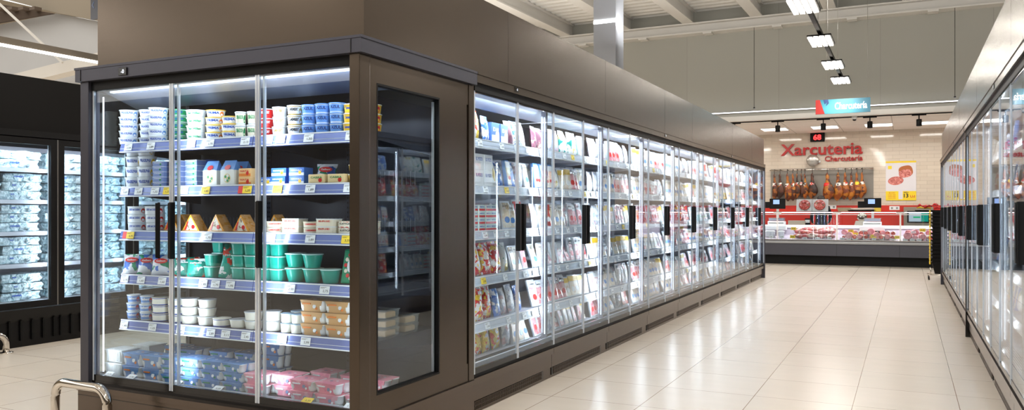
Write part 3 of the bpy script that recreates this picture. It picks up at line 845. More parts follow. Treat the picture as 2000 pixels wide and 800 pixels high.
K = {}
K['phil'] = round_tub('cream_cheese_tub', .055, .044, TUBW, TUBW, TUBW, 'PHILADELPHIA', BLUE, sx=1.05, sy=.8, motif=LBLUE)
K['philtall'] = round_tub('cream_cheese_tub', .053, .066, TUBW, TUBW, TUBW, 'PHILADELPHIA', BLUE, motif=YEL)
K['greenlid'] = round_tub('herb_cheese_tub', .05, .042, TUBW, GREEN, GREEN, 'PHILADELPHIA', BLUE, motif=GREEN)
K['whiteoval'] = round_tub('white_spread_tub', .06, .047, TUBW, TUBW, TUBW, 'San Millan', GREEN, sy=.8)
K['yellowlid'] = round_tub('cheese_spread_tub', .055, .045, TUBW, TUBW, YEL, 'PRIMA', BLUE, motif=ORG, sy=.85)
K['cup'] = round_tub('fresh_cheese_cup', .033, .078, TUBW, CREAM, TUBW, 'OBRADOR', GREEN, motif=GREEN, tap=.8)
K['redtub'] = round_tub('roquefort_tub', .042, .056, REDP, REDP, TUBW, 'ROQUEFORT', M_WHITE)
K['whitetub'] = round_tub('soft_cheese_tub', .042, .056, TUBW, TUBW, TUBW, 'CAMEMBERT', GOLD)
K['camem'] = round_tub('camembert_tub', .046, .057, GOLD, TUBW, TUBW, 'CAMEMBERT', M_INK, motif=GOLD)
K['azul'] = round_tub('blue_cheese_tub', .045, .056, TUBW, LBLUE, LBLUE, 'AZUL', pm('navy_print', (20, 40, 110), .4))
K['yellowtub'] = round_tub('camembert_spread_tub', .044, .052, YEL, YEL, TUBW, 'Camembert', BLUE, motif=REDP)
K['ribbon'] = round_tub('ribbon_cheese_tin', .056, .052, TUBW, TUBW, TUBW, 'QUESO del CASERIO', BLUE, tap=.98, motif=REDP)
K['roundbox'] = round_tub('round_cheese_box', .058, .034, CREAM, CREAM, CREAM, 'CAMEMBERT', REDP, tap=.99)
K['gingham'] = round_tub('gingham_cheese_box', .057, .036, printed('red_gingham_print', (240, 236, 232), [(206, 44, 44)], 90, .5, 0, .45), CREAM, CREAM, 'RUSTIQUE', M_INK, tap=.99)
K['darktub'] = round_tub('navy_lidded_tub', .05, .06, BLUE, BLUE, pm('navy_lid', (44, 60, 110), .4), None, BLUE)
K['teal'] = round_tub('teal_mascarpone_tub', .045, .072, TEAL, TEAL, pm('frosted_teal_lid', (190, 226, 220), .2), 'MASCARPONE', M_WHITE, tap=.86, power=4, motif=TUBW)
K['tealwide'] = round_tub('wide_teal_tub', .058, .082, TEAL, TEAL, MATS['frosted_teal_lid'], None, M_WHITE, tap=.70)
K['smallcup'] = round_tub('small_cheese_cup', .04, .052, TUBW, LBLUE, TUBW, 'Galbani', M_WHITE, tap=.82, motif=REDP)
K['mozz'] = round_tub('mozzarella_cup', .052, .05, BLUE, CHEESE, CHEESE, None, BLUE, tap=.95)
K['fresh'] = round_tub('burgos_cheese_cup', .053, .052, CHEESE, CHEESE, pm('frosted_white_lid', (226, 232, 240), .15), None, BLUE, tap=.84)
K['drum'] = round_tub('white_cheese_drum', .05, .058, CHEESE, CHEESE, MATS['frosted_white_lid'], None, BLUE, tap=.94)
K['clearcup'] = round_tub('clear_cheese_cup', .036, .055, CHEESE, CHEESE, pm('pale_blue_lid', (170, 200, 226), .2), None, BLUE, tap=.9)
K['flat'] = box_pack('flat_cheese_box', .095, .07, .032, pm('lilac_blue_print', (128, 150, 206), .35), None, 'CREMA', M_WHITE, GREEN, None, TUBW)
K['bluepack'] = box_pack('blue_cheese_pack', .105, .08, .048, pm('deep_sky_print', (64, 118, 204), .3), M_WHITE, 'HAVARTI', M_WHITE, YEL)
K['orange'] = box_pack('orange_cheese_pack', .095, .07, .05, pm('peach_print', (246, 200, 140), .3), ORG, 'NATA', REDP, REDP)
K['roll'] = box_pack('goat_cheese_roll', .11, .07, .055, pm('straw_print', (240, 214, 160), .35), None, 'CABRA', GREEN, REDP)
K['brie'] = box_pack('brie_box', .115, .08, .042, CREAM, None, 'BRIE', REDP, None, None, TUBW)
K['gable'] = gable_pack('gable_cheese_packet', .11, .06, .15, pm('cream_milk_print', (240, 240, 234), .35), LBLUE, pm('salad_print', (226, 206, 150), .4))
K['wedge'] = wedge_pack('cheese_wedge_packet', .15, .07, .105, pm('amber_wrap', (232, 160, 60), .25), printed('rind_print', (222, 210, 190), [(150, 120, 90), (240, 232, 220)], 60, .25), REDP)
K['redbag'] = bag_pack('grated_cheese_bag', .115, .13, .06, printed('mozzarella_bag_print', (234, 238, 246), [(70, 120, 210), (30, 150, 110), (240, 240, 246)], 24), REDP, 'Galbani', M_WHITE, seed=3)
K['tealbag'] = bag_pack('teal_cheese_bag', .11, .115, .05, printed('teal_bag_print', (26, 160, 142), [(20, 130, 112), (235, 240, 240), (210, 60, 40)], 26, cover=.35), None, 'rallado', M_WHITE, seed=4)
K['tealtall'] = bag_pack('tall_teal_packet', .085, .20, .03, MATS['teal_bag_print'], None, 'polvo', M_WHITE, seed=5)
K['tray'] = None
o = MB(); o.frus(.12, .10, .15, .13, 0, .075, pm('white_foam', (236, 238, 240), .6)); o.box(-.08, -.07, .075, .08, .07, .08, MATS['white_foam'])
for k in range(12): o.box(-.062 + k * .0108, -.066, .008, -.058 + k * .0108, -.056, .074, MATS['white_foam'])
rt = o.build('foam_cheese_tray'); MB().box(-.074, -.064, .0802, .074, .064, .083, FILM).build('film_cover', rt); K['tray'] = Kind(rt, .16, .084, .14)
o = MB(); o.frus(.15, .12, .16, .13, 0, .045, CLEARP, top=False); o.cbox(-.066, -.052, .003, .066, .052, .036, .01, pm('sliced_loaf', (214, 180, 140), .5, 0, .2, 30)); rt = o.build('clear_food_tray')
l = MB().box(-.084, -.069, .045, .084, .069, .049, CLEARP); l.build('lid', rt); K['cleartray'] = Kind(rt, .17, .05, .14)
CUPW = pm('pot_white', (238, 240, 242), .3)
K['bluemulti'] = multipack('blue_dessert_multipack', .15, .12, .078, printed('blue_card_print', (104, 148, 206), [(118, 160, 214), (94, 138, 198)], 14, .4, .0, .4), CUPW, TUBW, ORG)
K['bluelow'] = multipack('low_blue_multipack', .15, .13, .055, MATS['blue_card_print'], CUPW, TUBW, GREEN)
K['pinkmulti'] = multipack('pink_dessert_multipack', .155, .13, .06, printed('pink_card_print', (240, 152, 172), [(246, 178, 192), (230, 130, 156)], 14, .4, .0, .4), CUPW, pm('slate_motif', (110, 124, 160), .4), TUBW)
K['kraftmulti'] = multipack('kraft_dessert_multipack', .155, .11, .066, KRAFT, CUPW, TUBW, ORG)
# wide teal tray leaning at the corner
o = MB(); o.cbox(-.075, -.012, 0, .075, .012, .19, .01, pm('deep_green_tray', (12, 146, 104), .3))
o.lathe([(.046, 0), (.046, .002)], TUBW, 20, M=T(.005, -.012, .10, 0, R(90)))
for k in range(14):
    a = k * 2 * PI / 14; o.lathe([(.0125, 0), (.010, .004)], REDP if k % 2 else pm('mozzarella_ball', (236, 226, 206), .4), 10, M=T(.005 + math.cos(a) * .056, -.012, .10 + math.sin(a) * .072, 0, R(90)))
o.lathe([(.012, 0), (.012, .001)], BLUE, 16, sx=1.2, M=T(.005, -.014, .12, 0, R(90)))
K['capr'] = Kind(o.build('green_snack_tray'), .15, .19, .03)

DESC = {
 'phil': ('white cream cheese tub with blue lettering', 'cream cheese tubs', 'tub'), 'philtall': ('tall white cream cheese tub', 'cream cheese tubs', 'tub'),
 'greenlid': ('green-lidded herb cheese tub', 'herb cheese tubs', 'tub'), 'whiteoval': ('plain white spread tub', 'white spread tubs', 'tub'),
 'yellowlid': ('yellow-lidded cheese spread tub', 'yellow-lidded tubs', 'tub'), 'cup': ('cream cheese cup with green print', 'fresh cheese cups', 'cup'),
 'redtub': ('red cheese tub', 'red cheese tubs', 'tub'), 'whitetub': ('white tub with gold lettering', 'white camembert tubs', 'tub'),
 'camem': ('gold and white camembert tub', 'gold camembert tubs', 'tub'), 'azul': ('sky-blue cheese tub', 'blue cheese tubs', 'tub'),
 'yellowtub': ('bright yellow camembert tub', 'yellow camembert tubs', 'tub'), 'ribbon': ('white cheese tin with red marks', 'ribbon cheese tins', 'tin'),
 'roundbox': ('cream round cheese box', 'round cheese boxes', 'box'), 'gingham': ('red gingham round cheese box', 'gingham cheese boxes', 'box'),
 'darktub': ('dark blue tub in the back row', 'navy tubs in the back row', 'tub'), 'teal': ('square teal cheese tub', 'teal tubs', 'tub'),
 'tealwide': ('wide tapering teal tub', 'wide teal tubs', 'tub'), 'smallcup': ('small cup with blue band', 'small cheese cups', 'cup'),
 'mozz': ('white mozzarella cup with blue rim', 'mozzarella cups', 'cup'), 'fresh': ('white fresh cheese cup', 'fresh cheese pots', 'cup'),
 'drum': ('white drum of fresh cheese', 'white cheese drums', 'cup'), 'clearcup': ('clear cup with pale blue lid', 'clear cheese cups', 'cup'),
 'flat': ('flat lilac box with white lid', 'flat cheese boxes', 'box'), 'bluepack': ('blue sliced cheese pack', 'blue cheese packs', 'pack'),
 'orange': ('peach and orange cheese pack', 'orange cheese packs', 'pack'), 'roll': ('straw-coloured goat cheese pack', 'goat cheese packs', 'pack'),
 'brie': ('cream square brie box', 'brie boxes', 'box'), 'gable': ('gable-topped cheese packet', 'gable packets', 'packet'),
 'wedge': ('amber-wrapped cheese wedge', 'cheese wedges', 'cheese'), 'redbag': ('white cheese bag with red oval', 'mozzarella bags', 'bag'),
 'tealbag': ('teal grated cheese bag', 'teal bags', 'bag'), 'tealtall': ('tall leaning teal packet', 'tall teal packets', 'packet'),
 'tray': ('ribbed white foam tray', 'foam trays', 'tray'), 'cleartray': ('clear plastic food tray', 'clear food trays', 'tray'),
 'bluemulti': ('blue card dessert multipack', 'blue multipacks', 'multipack'), 'bluelow': ('low blue dessert multipack', 'low blue multipacks', 'multipack'),
 'pinkmulti': ('pink card dessert multipack', 'pink multipacks', 'multipack'), 'kraftmulti': ('brown card dessert multipack', 'brown multipacks', 'multipack'),
 'capr': ('green snack tray with tomatoes', 'snack trays', 'tray')}
# front row: (kind, px of its middle in the photo, how many high, optional distance behind the rail, turn)
ROWS = [
 [('phil', 263, 5), ('phil', 291, 5, .05), ('phil', 318, 5), ('greenlid', 352, 5, .06), ('whiteoval', 384, 4), ('yellowlid', 421, 4), ('yellowlid', 454, 3), ('cup', 478, 2), ('cup', 494, 2, .02), ('redtub', 521, 3, .03), ('whitetub', 547, 3), ('camem', 577, 3), ('azul', 608, 3), ('azul', 638, 3), ('azul', 668, 3), ('yellowtub', 699, 3), ('yellowtub', 730, 3, .07),
  ('phil', 300, 4, .2), ('whiteoval', 395, 3, .2), ('camem', 585, 2, .17)],
 [('philtall', 257, 4), ('philtall', 287, 4), ('flat', 317, 5), ('flat', 350, 5), ('flat', 382, 5), ('gable', 417, 1), ('gable', 452, 1), ('gable', 474, 1, .10), ('orange', 487, 2), ('bluepack', 526, 1, .03), ('bluepack', 553, 2), ('bluepack', 588, 2), ('roll', 626, 1), ('roll', 664, 1), ('yellowtub', 697, 2),
  ('darktub', 314, 3, .2), ('darktub', 352, 3, .2), ('darktub', 378, 3, .2), ('darktub', 411, 3, .2), ('redbag', 636, 1, .13)],
 [('ribbon', 269, 3), ('ribbon', 303, 3), ('wedge', 345, 1), ('wedge', 381, 1, .0), ('wedge', 432, 1), ('wedge', 480, 1), ('roundbox', 541, 2), ('brie', 578, 2), ('roundbox', 617, 2), ('brie', 650, 2), ('gingham', 684, 2), ('gingham', 722, 2, .02), ('roundbox', 632, 2, .14), ('wedge', 545, 1, .15), ('wedge', 365, 1, .14)],
 [('redbag', 257, 1), ('redbag', 286, 1), ('redbag', 314, 1), ('tealbag', 355, 1), ('tealbag', 383, 1), ('teal', 418, 2), ('tealtall', 445, 1, .0), ('teal', 471, 3), ('teal', 495, 3), ('teal', 525, 3), ('teal', 552, 3), ('tealwide', 581, 2), ('tealwide', 616, 2), ('tealwide', 646, 1), ('capr', 684, 1, .015), ('tealbag', 370, 1, .09), ('teal', 432, 3, .14), ('teal', 575, 2, .16)],
 [('smallcup', 259, 3), ('smallcup', 286, 3), ('mozz', 315, 3), ('mozz', 349, 3), ('fresh', 372, 3), ('fresh', 405, 3), ('mozz', 434, 1), ('fresh', 466, 1), ('fresh', 496, 2), ('drum', 533, 2), ('clearcup', 566, 2), ('clearcup', 590, 2), ('kraftmulti', 621, 3), ('kraftmulti', 669, 3), ('cleartray', 748, 3, .1), ('clearcup', 580, 2, .12), ('cleartray', 790, 2, .3), ('mozz', 345, 2, .17)],
 [('tray', 235, 2), ('bluemulti', 279, 2), ('bluemulti', 321, 2), ('bluelow', 365, 3), ('bluelow', 406, 3), ('bluelow', 452, 3, .0), ('bluelow', 487, 3), ('pinkmulti', 545, 2), ('pinkmulti', 578, 2, .05), ('pinkmulti', 615, 2, -.01), ('pinkmulti', 661, 2, -.01), ('pinkmulti', 790, 2, .18),
  ('bluelow', 380, 3, .22), ('bluelow', 440, 3, .25), ('bluelow', 500, 3, .28), ('bluemulti', 540, 3, .33), ('pinkmulti', 640, 2, .2), ('pinkmulti', 700, 2, .2), ('tray', 298, 2, .2), ('bluemulti', 350, 2, .3), ('pinkmulti', 745, 1, .02)],
]
for lv, row in enumerate(ROWS):
    z0 = FZ[lv] + .001 if lv < 5 else .263
    fy = SY + .03 if lv < 5 else EY + .11
    items = []
    for it in row:
        k = K[it[0]]; off = it[3] if len(it) > 3 else 0
        Y = fy + k.d / 2 + off
        X = on_y(it[1], Y)
        X = max(-4.40 if lv < 5 else -4.44, min(X, -2.50 - k.w / 2 - .005))
        items.append([X, Y, it, k, off])
    # keep the stacks of one rank apart
    for front in (True, False):
        rank = sorted([q for q in items if (q[4] < .08) == front], key=lambda q: -q[0])
        for a, b_ in zip(rank, rank[1:]):
            lim = a[0] - (a[3].w + b_[3].w) / 2 * 1.0 - .002
            if b_[0] > lim and abs(a[1] - b_[1]) < (a[3].d + b_[3].d) / 2: b_[0] = lim
    items.sort(key=lambda q: -q[0])
    cnt = {}
    for X, Y, it, k, off in items:
        kn = it[0]; d, grp, cat = DESC[kn]
        cnt[kn] = cnt.get(kn, 0) + 1
        h = k.h
        for s in range(it[2]):
            rx = 0; dy = 0
            if kn in ('redbag', 'tealbag'): rx = R(-24)
            if kn == 'tealtall': rx = R(-6)
            if kn == 'capr': rx = R(-12); dy = .02
            up = '' if it[2] == 1 else ('%s up, ' % ORD[s] if s else 'bottom one, ')
            st = 'stack' if it[2] > 1 else 'one'
            lab = '%s, %s%s such %s from window, %s' % (d, up, ORD[cnt[kn] - 1], st, ['top shelf', 'second shelf', 'third shelf', 'fourth shelf', 'lowest shelf', 'bottom deck'][lv])
            ry = R(random.uniform(6, 14)) if kn == 'tealtall' else 0
            jz = random.uniform(-.1, .1) if kn not in ('bluemulti', 'tray', 'flat') else random.uniform(-.04, .04)
            face = .75 * math.atan2(-X, Y) / .6
            if kn in ('wedge', 'flat', 'tray', 'bluemulti', 'kraftmulti', 'bluepack', 'brie', 'bluelow', 'pinkmulti', 'orange', 'roll', 'gable', 'cleartray', 'teal', 'capr'): face = 0
            if kn in ('bluelow', 'pinkmulti') : face = random.choice((0, .05, -.08))
            k.place((X + random.uniform(-.002, .002), Y + dy + random.uniform(-.003, .003), z0 + s * h * .995 + (.004 if rx else 0)), (rx, ry, face * .6 + jz * .5), lab, grp, cat)

# ------------------------------------------------------------------ goods in the long run
H = {}
P_RW = printed('red_white_film', (226, 48, 40), [(244, 240, 236), (250, 200, 60), (200, 30, 34), (244, 236, 226)], 38, .2, .5, .62)
P_YW = printed('yellow_white_film', (250, 206, 70), [(246, 242, 236), (230, 70, 50), (250, 220, 120)], 36, .2, .5, .6)
P_BW = printed('blue_white_film', (90, 140, 214), [(240, 244, 250), (60, 110, 196), (236, 240, 250)], 36, .2, .4, .6)
P_WW = printed('white_print_film', (240, 242, 246), [(200, 206, 220), (226, 190, 196), (236, 238, 240), (180, 190, 210)], 34, .15, .6, .5)
P_WP = printed('ham_window_film', (240, 226, 226), [(226, 168, 176), (244, 240, 240), (206, 140, 150)], 30, .15, .6, .55)
P_WT = printed('turkey_window_film', (244, 240, 230), [(220, 200, 170), (240, 240, 244), (190, 176, 150)], 30, .15, .6, .5)
P_TW = printed('teal_white_film', (240, 242, 240), [(40, 150, 140), (240, 240, 236), (224, 200, 130)], 20, .25, .3, .4)
P_PW = printed('plum_film', (120, 70, 90), [(150, 100, 110), (230, 200, 170)], 22, .3, .3, .4)
SLICE = printed('pink_slices', (226, 160, 166), [(240, 196, 198), (206, 120, 132)], 26, .3, .1, .5)
SLICEW = printed('pale_slices', (240, 226, 206), [(250, 242, 230), (226, 200, 176)], 26, .3, .1, .5)
SALAMI = printed('salami_slices', (176, 60, 60), [(220, 130, 120), (150, 40, 44)], 70, .3, .1, .5)
PFILM = pm('glossy_pack_film', (226, 232, 240), .08, 0, .05, 20, .35, 30, coat=.5)
H['redbag'] = bag_pack('red_snack_bag', .15, .24, .07, P_RW, seed=11, seal=REDP)
H['yellowbag'] = bag_pack('yellow_snack_bag', .15, .22, .07, P_YW, seed=12, seal=YEL)
H['bluebag'] = bag_pack('blue_cheese_bag', .11, .17, .05, P_BW, seed=13, seal=LBLUE)
H['whitebag'] = bag_pack('white_food_bag', .12, .18, .06, P_WW, seed=14)
H['tealpouch'] = bag_pack('teal_white_pouch', .10, .19, .06, P_TW, seed=15)
H['plum'] = bag_pack('plum_pouch', .10, .17, .05, P_PW, seed=16, seal=M_WHITE)
H['ham'] = vac_pack('ham_pack', .095, .17, .02, PFILM, SLICE, P_WW, REDP, txt='JAMON')
H['turkey'] = vac_pack('turkey_pack', .095, .165, .02, PFILM, SLICEW, P_WT, LBLUE, txt='PAVO')
H['salami'] = vac_pack('salami_pack', .095, .175, .018, PFILM, SALAMI, REDP, M_WHITE)
H['cheesepk'] = vac_pack('sliced_cheese_pack', .10, .16, .022, PFILM, SLICEW, YEL, M_WHITE)
H['bacon'] = vac_pack('bacon_pack', .09, .15, .022, PFILM, P_WP, M_WHITE, None)
H['tallblue'] = vac_pack('tall_blue_pack', .07, .20, .03, LBLUE, SLICEW, M_WHITE, REDP)
H['carton'] = box_pack('white_sausage_carton', .13, .05, .11, pm('white_carton', (238, 238, 240), .35), None, 'EL POZO', BLUE, None)
H['snack'] = box_pack('small_snack_box', .085, .05, .045, pm('mint_carton', (206, 226, 220), .4), REDP, 'MINI', BLUE, None)
H['bluebox'] = box_pack('blue_cheese_carton', .13, .05, .15, pm('cornflower_carton', (92, 132, 214), .35), M_WHITE, 'EDAM', M_WHITE, CREAM)
HD = {'redbag': ('red printed snack bag', 'red snack bags', 'bag'), 'yellowbag': ('yellow printed snack bag', 'yellow snack bags', 'bag'), 'bluebag': ('blue and white cheese bag', 'blue cheese bags', 'bag'),
      'whitebag': ('white crinkled food bag', 'white food bags', 'bag'), 'tealpouch': ('white pouch with teal print', 'teal pouches', 'pouch'), 'plum': ('plum-coloured pouch', 'plum pouches', 'pouch'),
      'ham': ('pink sliced ham pack', 'ham packs', 'pack'), 'turkey': ('pale sliced turkey pack', 'turkey packs', 'pack'), 'salami': ('red-topped salami pack', 'salami packs', 'pack'),
      'cheesepk': ('yellow-topped sliced cheese pack', 'sliced cheese packs', 'pack'), 'bacon': ('clear pink bacon pack', 'bacon packs', 'pack'), 'tallblue': ('tall narrow blue pack', 'tall blue packs', 'pack'),
      'carton': ('white sausage carton', 'white cartons', 'carton'), 'snack': ('small mint snack box', 'small snack boxes', 'box'), 'bluebox': ('blue cheese carton', 'blue cartons', 'carton')}
FIX = {
 (0, 0): ['bluebox', 'yellowbag', 'yellowbag', 'bluebag', 'bluebox', 'bluebox', 'plum', 'bluebag', 'whitebag'],
 (0, 1): ['redbag', 'redbag', 'carton', 'carton', 'tealpouch', 'bluebag', 'tallblue', 'bluebag', 'whitebag', 'turkey'],
 (0, 2): ['snack'] * 7 + ['whitebag', 'turkey', 'turkey', 'salami'],
 (0, 3): ['redbag', 'yellowbag', 'redbag', 'redbag', 'redbag', 'tealpouch', 'turkey', 'turkey', 'ham'],
 (0, 4): ['redbag', 'redbag', 'redbag', 'redbag', 'bluebag', 'whitebag', 'whitebag', 'bluebag'],
 (0, 5): ['redbag', 'redbag', 'yellowbag', 'yellowbag', 'yellowbag', 'whitebag', 'turkey', 'turkey', 'turkey'],
 (1, 0): ['plum', 'plum', 'plum', 'whitebag', 'whitebag', 'tealpouch', 'tealpouch', 'tealpouch', 'tealpouch', 'turkey'],
 (1, 1): ['tallblue'] * 6 + ['tealpouch', 'cheesepk', 'cheesepk', 'ham', 'ham', 'turkey'],
 (1, 2): ['whitebag', 'turkey', 'salami', 'turkey', 'turkey', 'turkey', 'whitebag', 'ham', 'ham', 'ham']}
def level_list(m, lv, rnd):
    if (m, lv) in FIX: return FIX[(m, lv)]
    pool = ['turkey', 'ham', 'whitebag', 'turkey', 'bacon', 'turkey', 'whitebag', 'cheesepk', 'salami', 'ham']
    if m > 3 and lv in (2, 4): pool = ['bacon', 'salami', 'ham', 'ham', 'turkey', 'redbag', 'cheesepk', 'bacon']
    out = []
    while len(out) < 13:
        k = rnd.choice(pool); out += [k] * rnd.randint(2, 4)
    return out
LN = ['top shelf', 'second shelf down', 'third shelf down', 'fourth shelf down', 'lowest shelf', 'bottom deck']
def fill_module(m, place_fn, where, rnd, seq=None, maxn=14, levels=range(6)):
    for lv in levels:
        z = (SHELF_Z[lv] if lv < 5 else DECK_Z) + .002
        x = .03
        lst = seq(m, lv, rnd)
        n = 0; YB = rnd.uniform(-.3, .05)
        for kn in lst:
            k = H[kn]; lean = -R(rnd.uniform(4, 14)); yaw = rnd.uniform(-.12, .12)
            thin = kn in ('ham', 'turkey', 'salami', 'cheesepk', 'bacon')
            if thin: yaw = YB + rnd.uniform(-.03, .03); lean = -R(rnd.uniform(8, 26 if lv > 2 else 14))
            if kn in ('carton', 'snack', 'bluebox'): lean = 0; yaw = rnd.uniform(-.05, .05)
            w = k.w
            if x + w > 1.275 - .02 or n >= maxn: break
            reps = {'carton': 2, 'snack': 4}.get(kn, 1)
            y = (.165 if lv < 5 else .17) + k.d / 2 + rnd.uniform(0, .015)
            sc = rnd.uniform(.94, 1.06) if reps == 1 else 1
            for s in range(reps):
                d, grp, cat = HD[kn]
                lab = '%s, %s%s along, %s, %s' % (d, '' if reps == 1 else '%s up, ' % ORD[s] if s else 'bottom, ', ORD[n], LN[lv], where)
                place_fn(k, Vector((x + w / 2, y, z + s * k.h * 1.0)), (lean, 0, yaw), lab, grp, cat, (sc, 1, sc * (1.22 if thin else 1.12 if kn in ('bluebag', 'whitebag', 'tealpouch', 'plum') else 1)))
            x += w + .004; n += 1
def placer(M, rz):
    def f(k, p, rot, lab, grp, cat, sc):
        q = M @ p
        r = (Matrix.Rotation(rz, 4, 'Z') @ Euler(rot).to_matrix().to_4x4()).to_euler()
        k.place(q, r, lab, grp, cat, sc)
    return f
for m in range(9):
    M = Matrix.Translation((LX, MODY0 + m * MODW, 0)) @ Matrix.Rotation(R(90), 4, 'Z')
    rnd = random.Random(100 + m)
    fill_module(m, placer(M, R(90)), '%s case of long run' % ORD[m], rnd, level_list, 13 if m < 5 else 11)
# across the aisle (seen in the reflections and thinly through its own doors)
def right_list(m, lv, rnd):
    pool = [['carton'], ['snack'], ['whitebag'], ['cheesepk'], ['turkey'], ['yellowbag'], ['redbag'], ['tallblue'], ['bluebag'], ['tealpouch']]
    out = []
    while len(out) < 9: out += rnd.choice(pool) * rnd.randint(2, 4)
    return out
for m in range(2, 7):
    yy = 4.31 + (m + 1) * 1.275 + (.06 if m >= 4 else 0)
    M = Matrix.Translation((RX, yy, 0)) @ Matrix.Rotation(R(-90), 4, 'Z')
    fill_module(m, placer(M, R(-90)), '%s case across' % ORD[m], random.Random(300 + m), right_list, 9, range(5))

# ------------------------------------------------------------------ ice freezers on the far left
FX = -7.5
fzr = []
DW = 0.86
FSZ = (1.70, 1.395, 1.09, 0.78)
M_FRAME = pm('black_freezer_frame', (10, 9, 10), .4, spec=.3)
for i, y0 in enumerate((5.09 - 2 * DW, 5.09, 5.09 + 2 * DW)):
    W = 2 * DW
    root = thing('ice_freezer', ['black glass-door ice freezer nearest the bumper rail', 'black glass-door ice freezer behind the corner case', 'black ice freezer seen last through the corner case glass'][i], 'freezer', (FX, y0, 0), R(90), 'ice freezers')
    b = MB(); b.box(0, .05, 0, W, .9, .36, M_FRAME)
    b.prism([(.05, .36), (.0, .36), (.05, .24)], 0, W, M_FRAME, Matrix(((0, 0, 1, 0), (1, 0, 0, 0), (0, 1, 0, 0), (0, 0, 0, 1))))
    k = .05
    while k < W: b.box(k, .03, .06, k + .02, .05, .25, M_BLACK); k += .11
    b.build('base', root)
    MB().box(0, .85, .36, W, .9, 2.56, M_LINER).build('back_panel', root)
    hd = MB(); hd.box(0, 0.03, 1.96, W, .9, 2.575, pm('matt_black_fascia', (9, 7, 6), .6, spec=.2)); hd.box(0, 0, 2.0, W, .06, 2.06, M_FRAME)
    if i == 0: hd.cbox(W - 1.06, -.006, 2.012, W - .99, 0, 2.048, .002, M_BLKG); hd.text('-22', .045, .024, M_DIGW, T(W - 1.025, -.008, 2.03))
    hd.build('fascia', root)
    for z in FSZ + (.42,):
        s = MB(); s.box(.02, .14, z - .025, W - .02, .84, z, M_SHELFW); s.box(.02, .12, z - .034, W - .02, .135, z + .004, M_RAILW); s.build('shelf', root)
    for k in range(2):
        d = MB(); x0, x1 = k * DW, (k + 1) * DW
        for a in ((x0 + .004, .37, x0 + .07, 1.99), (x1 - .07, .37, x1 - .004, 1.99), (x0 + .07, .37, x1 - .07, .43), (x0 + .07, 1.93, x1 - .07, 1.99)):
            d.box(a[0], 0.0, a[1], a[2], .035, a[3], M_FRAME)
        for a in ((x0 + .002, x0 + .005), (x1 - .005, x1 - .002)): d.box(a[0], -.002, .37, a[1], .03, 1.99, M_STEEL)
        for xx in (x0 + .07, x1 - .078): d.box(xx, .03, .43, xx + .008, .04, 1.93, M_PROF)
        do = d.build('door', root)
        MB().box(x0 + .07, .015, .43, x1 - .07, .02, 1.93, M_GLASS).build('glass_pane', do)
        for xx, sg_ in ((x0 + .06, -1), (x1 - .06, 1)):
            MB().box(xx - .008, .045, .45, xx + .008, .055, 1.9, M_LED).build('light_strip', root)
        l = area('freezer_light', (0, 0, 0), (0, 0, 0), DW - .15, .05, 4.5, COOL)
        l.matrix_world = Matrix.Translation((FX, y0, 0)) @ Matrix.Rotation(R(90), 4, 'Z') @ T((x0 + x1) / 2, .07, 1.91) @ Matrix.Rotation(R(30), 4, 'X')
        for xx, sg_ in ((x0 + .08, -1), (x1 - .08, 1)):
            l = area('freezer_light', (0, 0, 0), (0, 0, 0), .02, 1.4, 5, COOL)
            l.matrix_world = Matrix.Translation((FX, y0, 0)) @ Matrix.Rotation(R(90), 4, 'Z') @ T(xx, .06, 1.16) @ Matrix.Rotation(R(38) * sg_, 4, 'Z') @ Matrix.Rotation(R(90), 4, 'X')
ICE = None
def ice_material():
    m, nt, N, L = nt_of('bagged_ice'); b = N['Principled BSDF']
    b.inputs['Roughness'].default_value = .12; b.inputs['Coat Weight'].default_value = .6; b.inputs['Coat Roughness'].default_value = .08
    tc = N.new('ShaderNodeTexCoord')
    vo = N.new('ShaderNodeTexVoronoi'); vo.inputs['Scale'].default_value = 24; L.new(tc.outputs['Object'], vo.inputs['Vector'])
    nz = N.new('ShaderNodeTexNoise'); nz.inputs['Scale'].default_value = 12; nz.inputs['Detail'].default_value = 6; nz.inputs['Distortion'].default_value = 2.5; L.new(tc.outputs['Object'], nz.inputs['Vector'])
    cr = N.new('ShaderNodeValToRGB'); e = cr.color_ramp.elements
    e[0].position = .3; e[0].color = lin((112, 150, 162)); e[1].position = .6; e[1].color = lin((206, 226, 233))
    L.new(nz.outputs['Fac'], cr.inputs[0]); L.new(cr.outputs[0], b.inputs['Base Color'])
    ad = N.new('ShaderNodeMath'); ad.operation = 'MULTIPLY_ADD'; ad.inputs[1].default_value = .6; L.new(vo.outputs['Distance'], ad.inputs[0]); L.new(nz.outputs['Fac'], ad.inputs[2])
    bp = N.new('ShaderNodeBump'); bp.inputs['Strength'].default_value = .9; bp.inputs['Distance'].default_value = .03
    L.new(ad.outputs[0], bp.inputs['Height']); L.new(bp.outputs[0], b.inputs['Normal'])
    return m
ICE = ice_material()
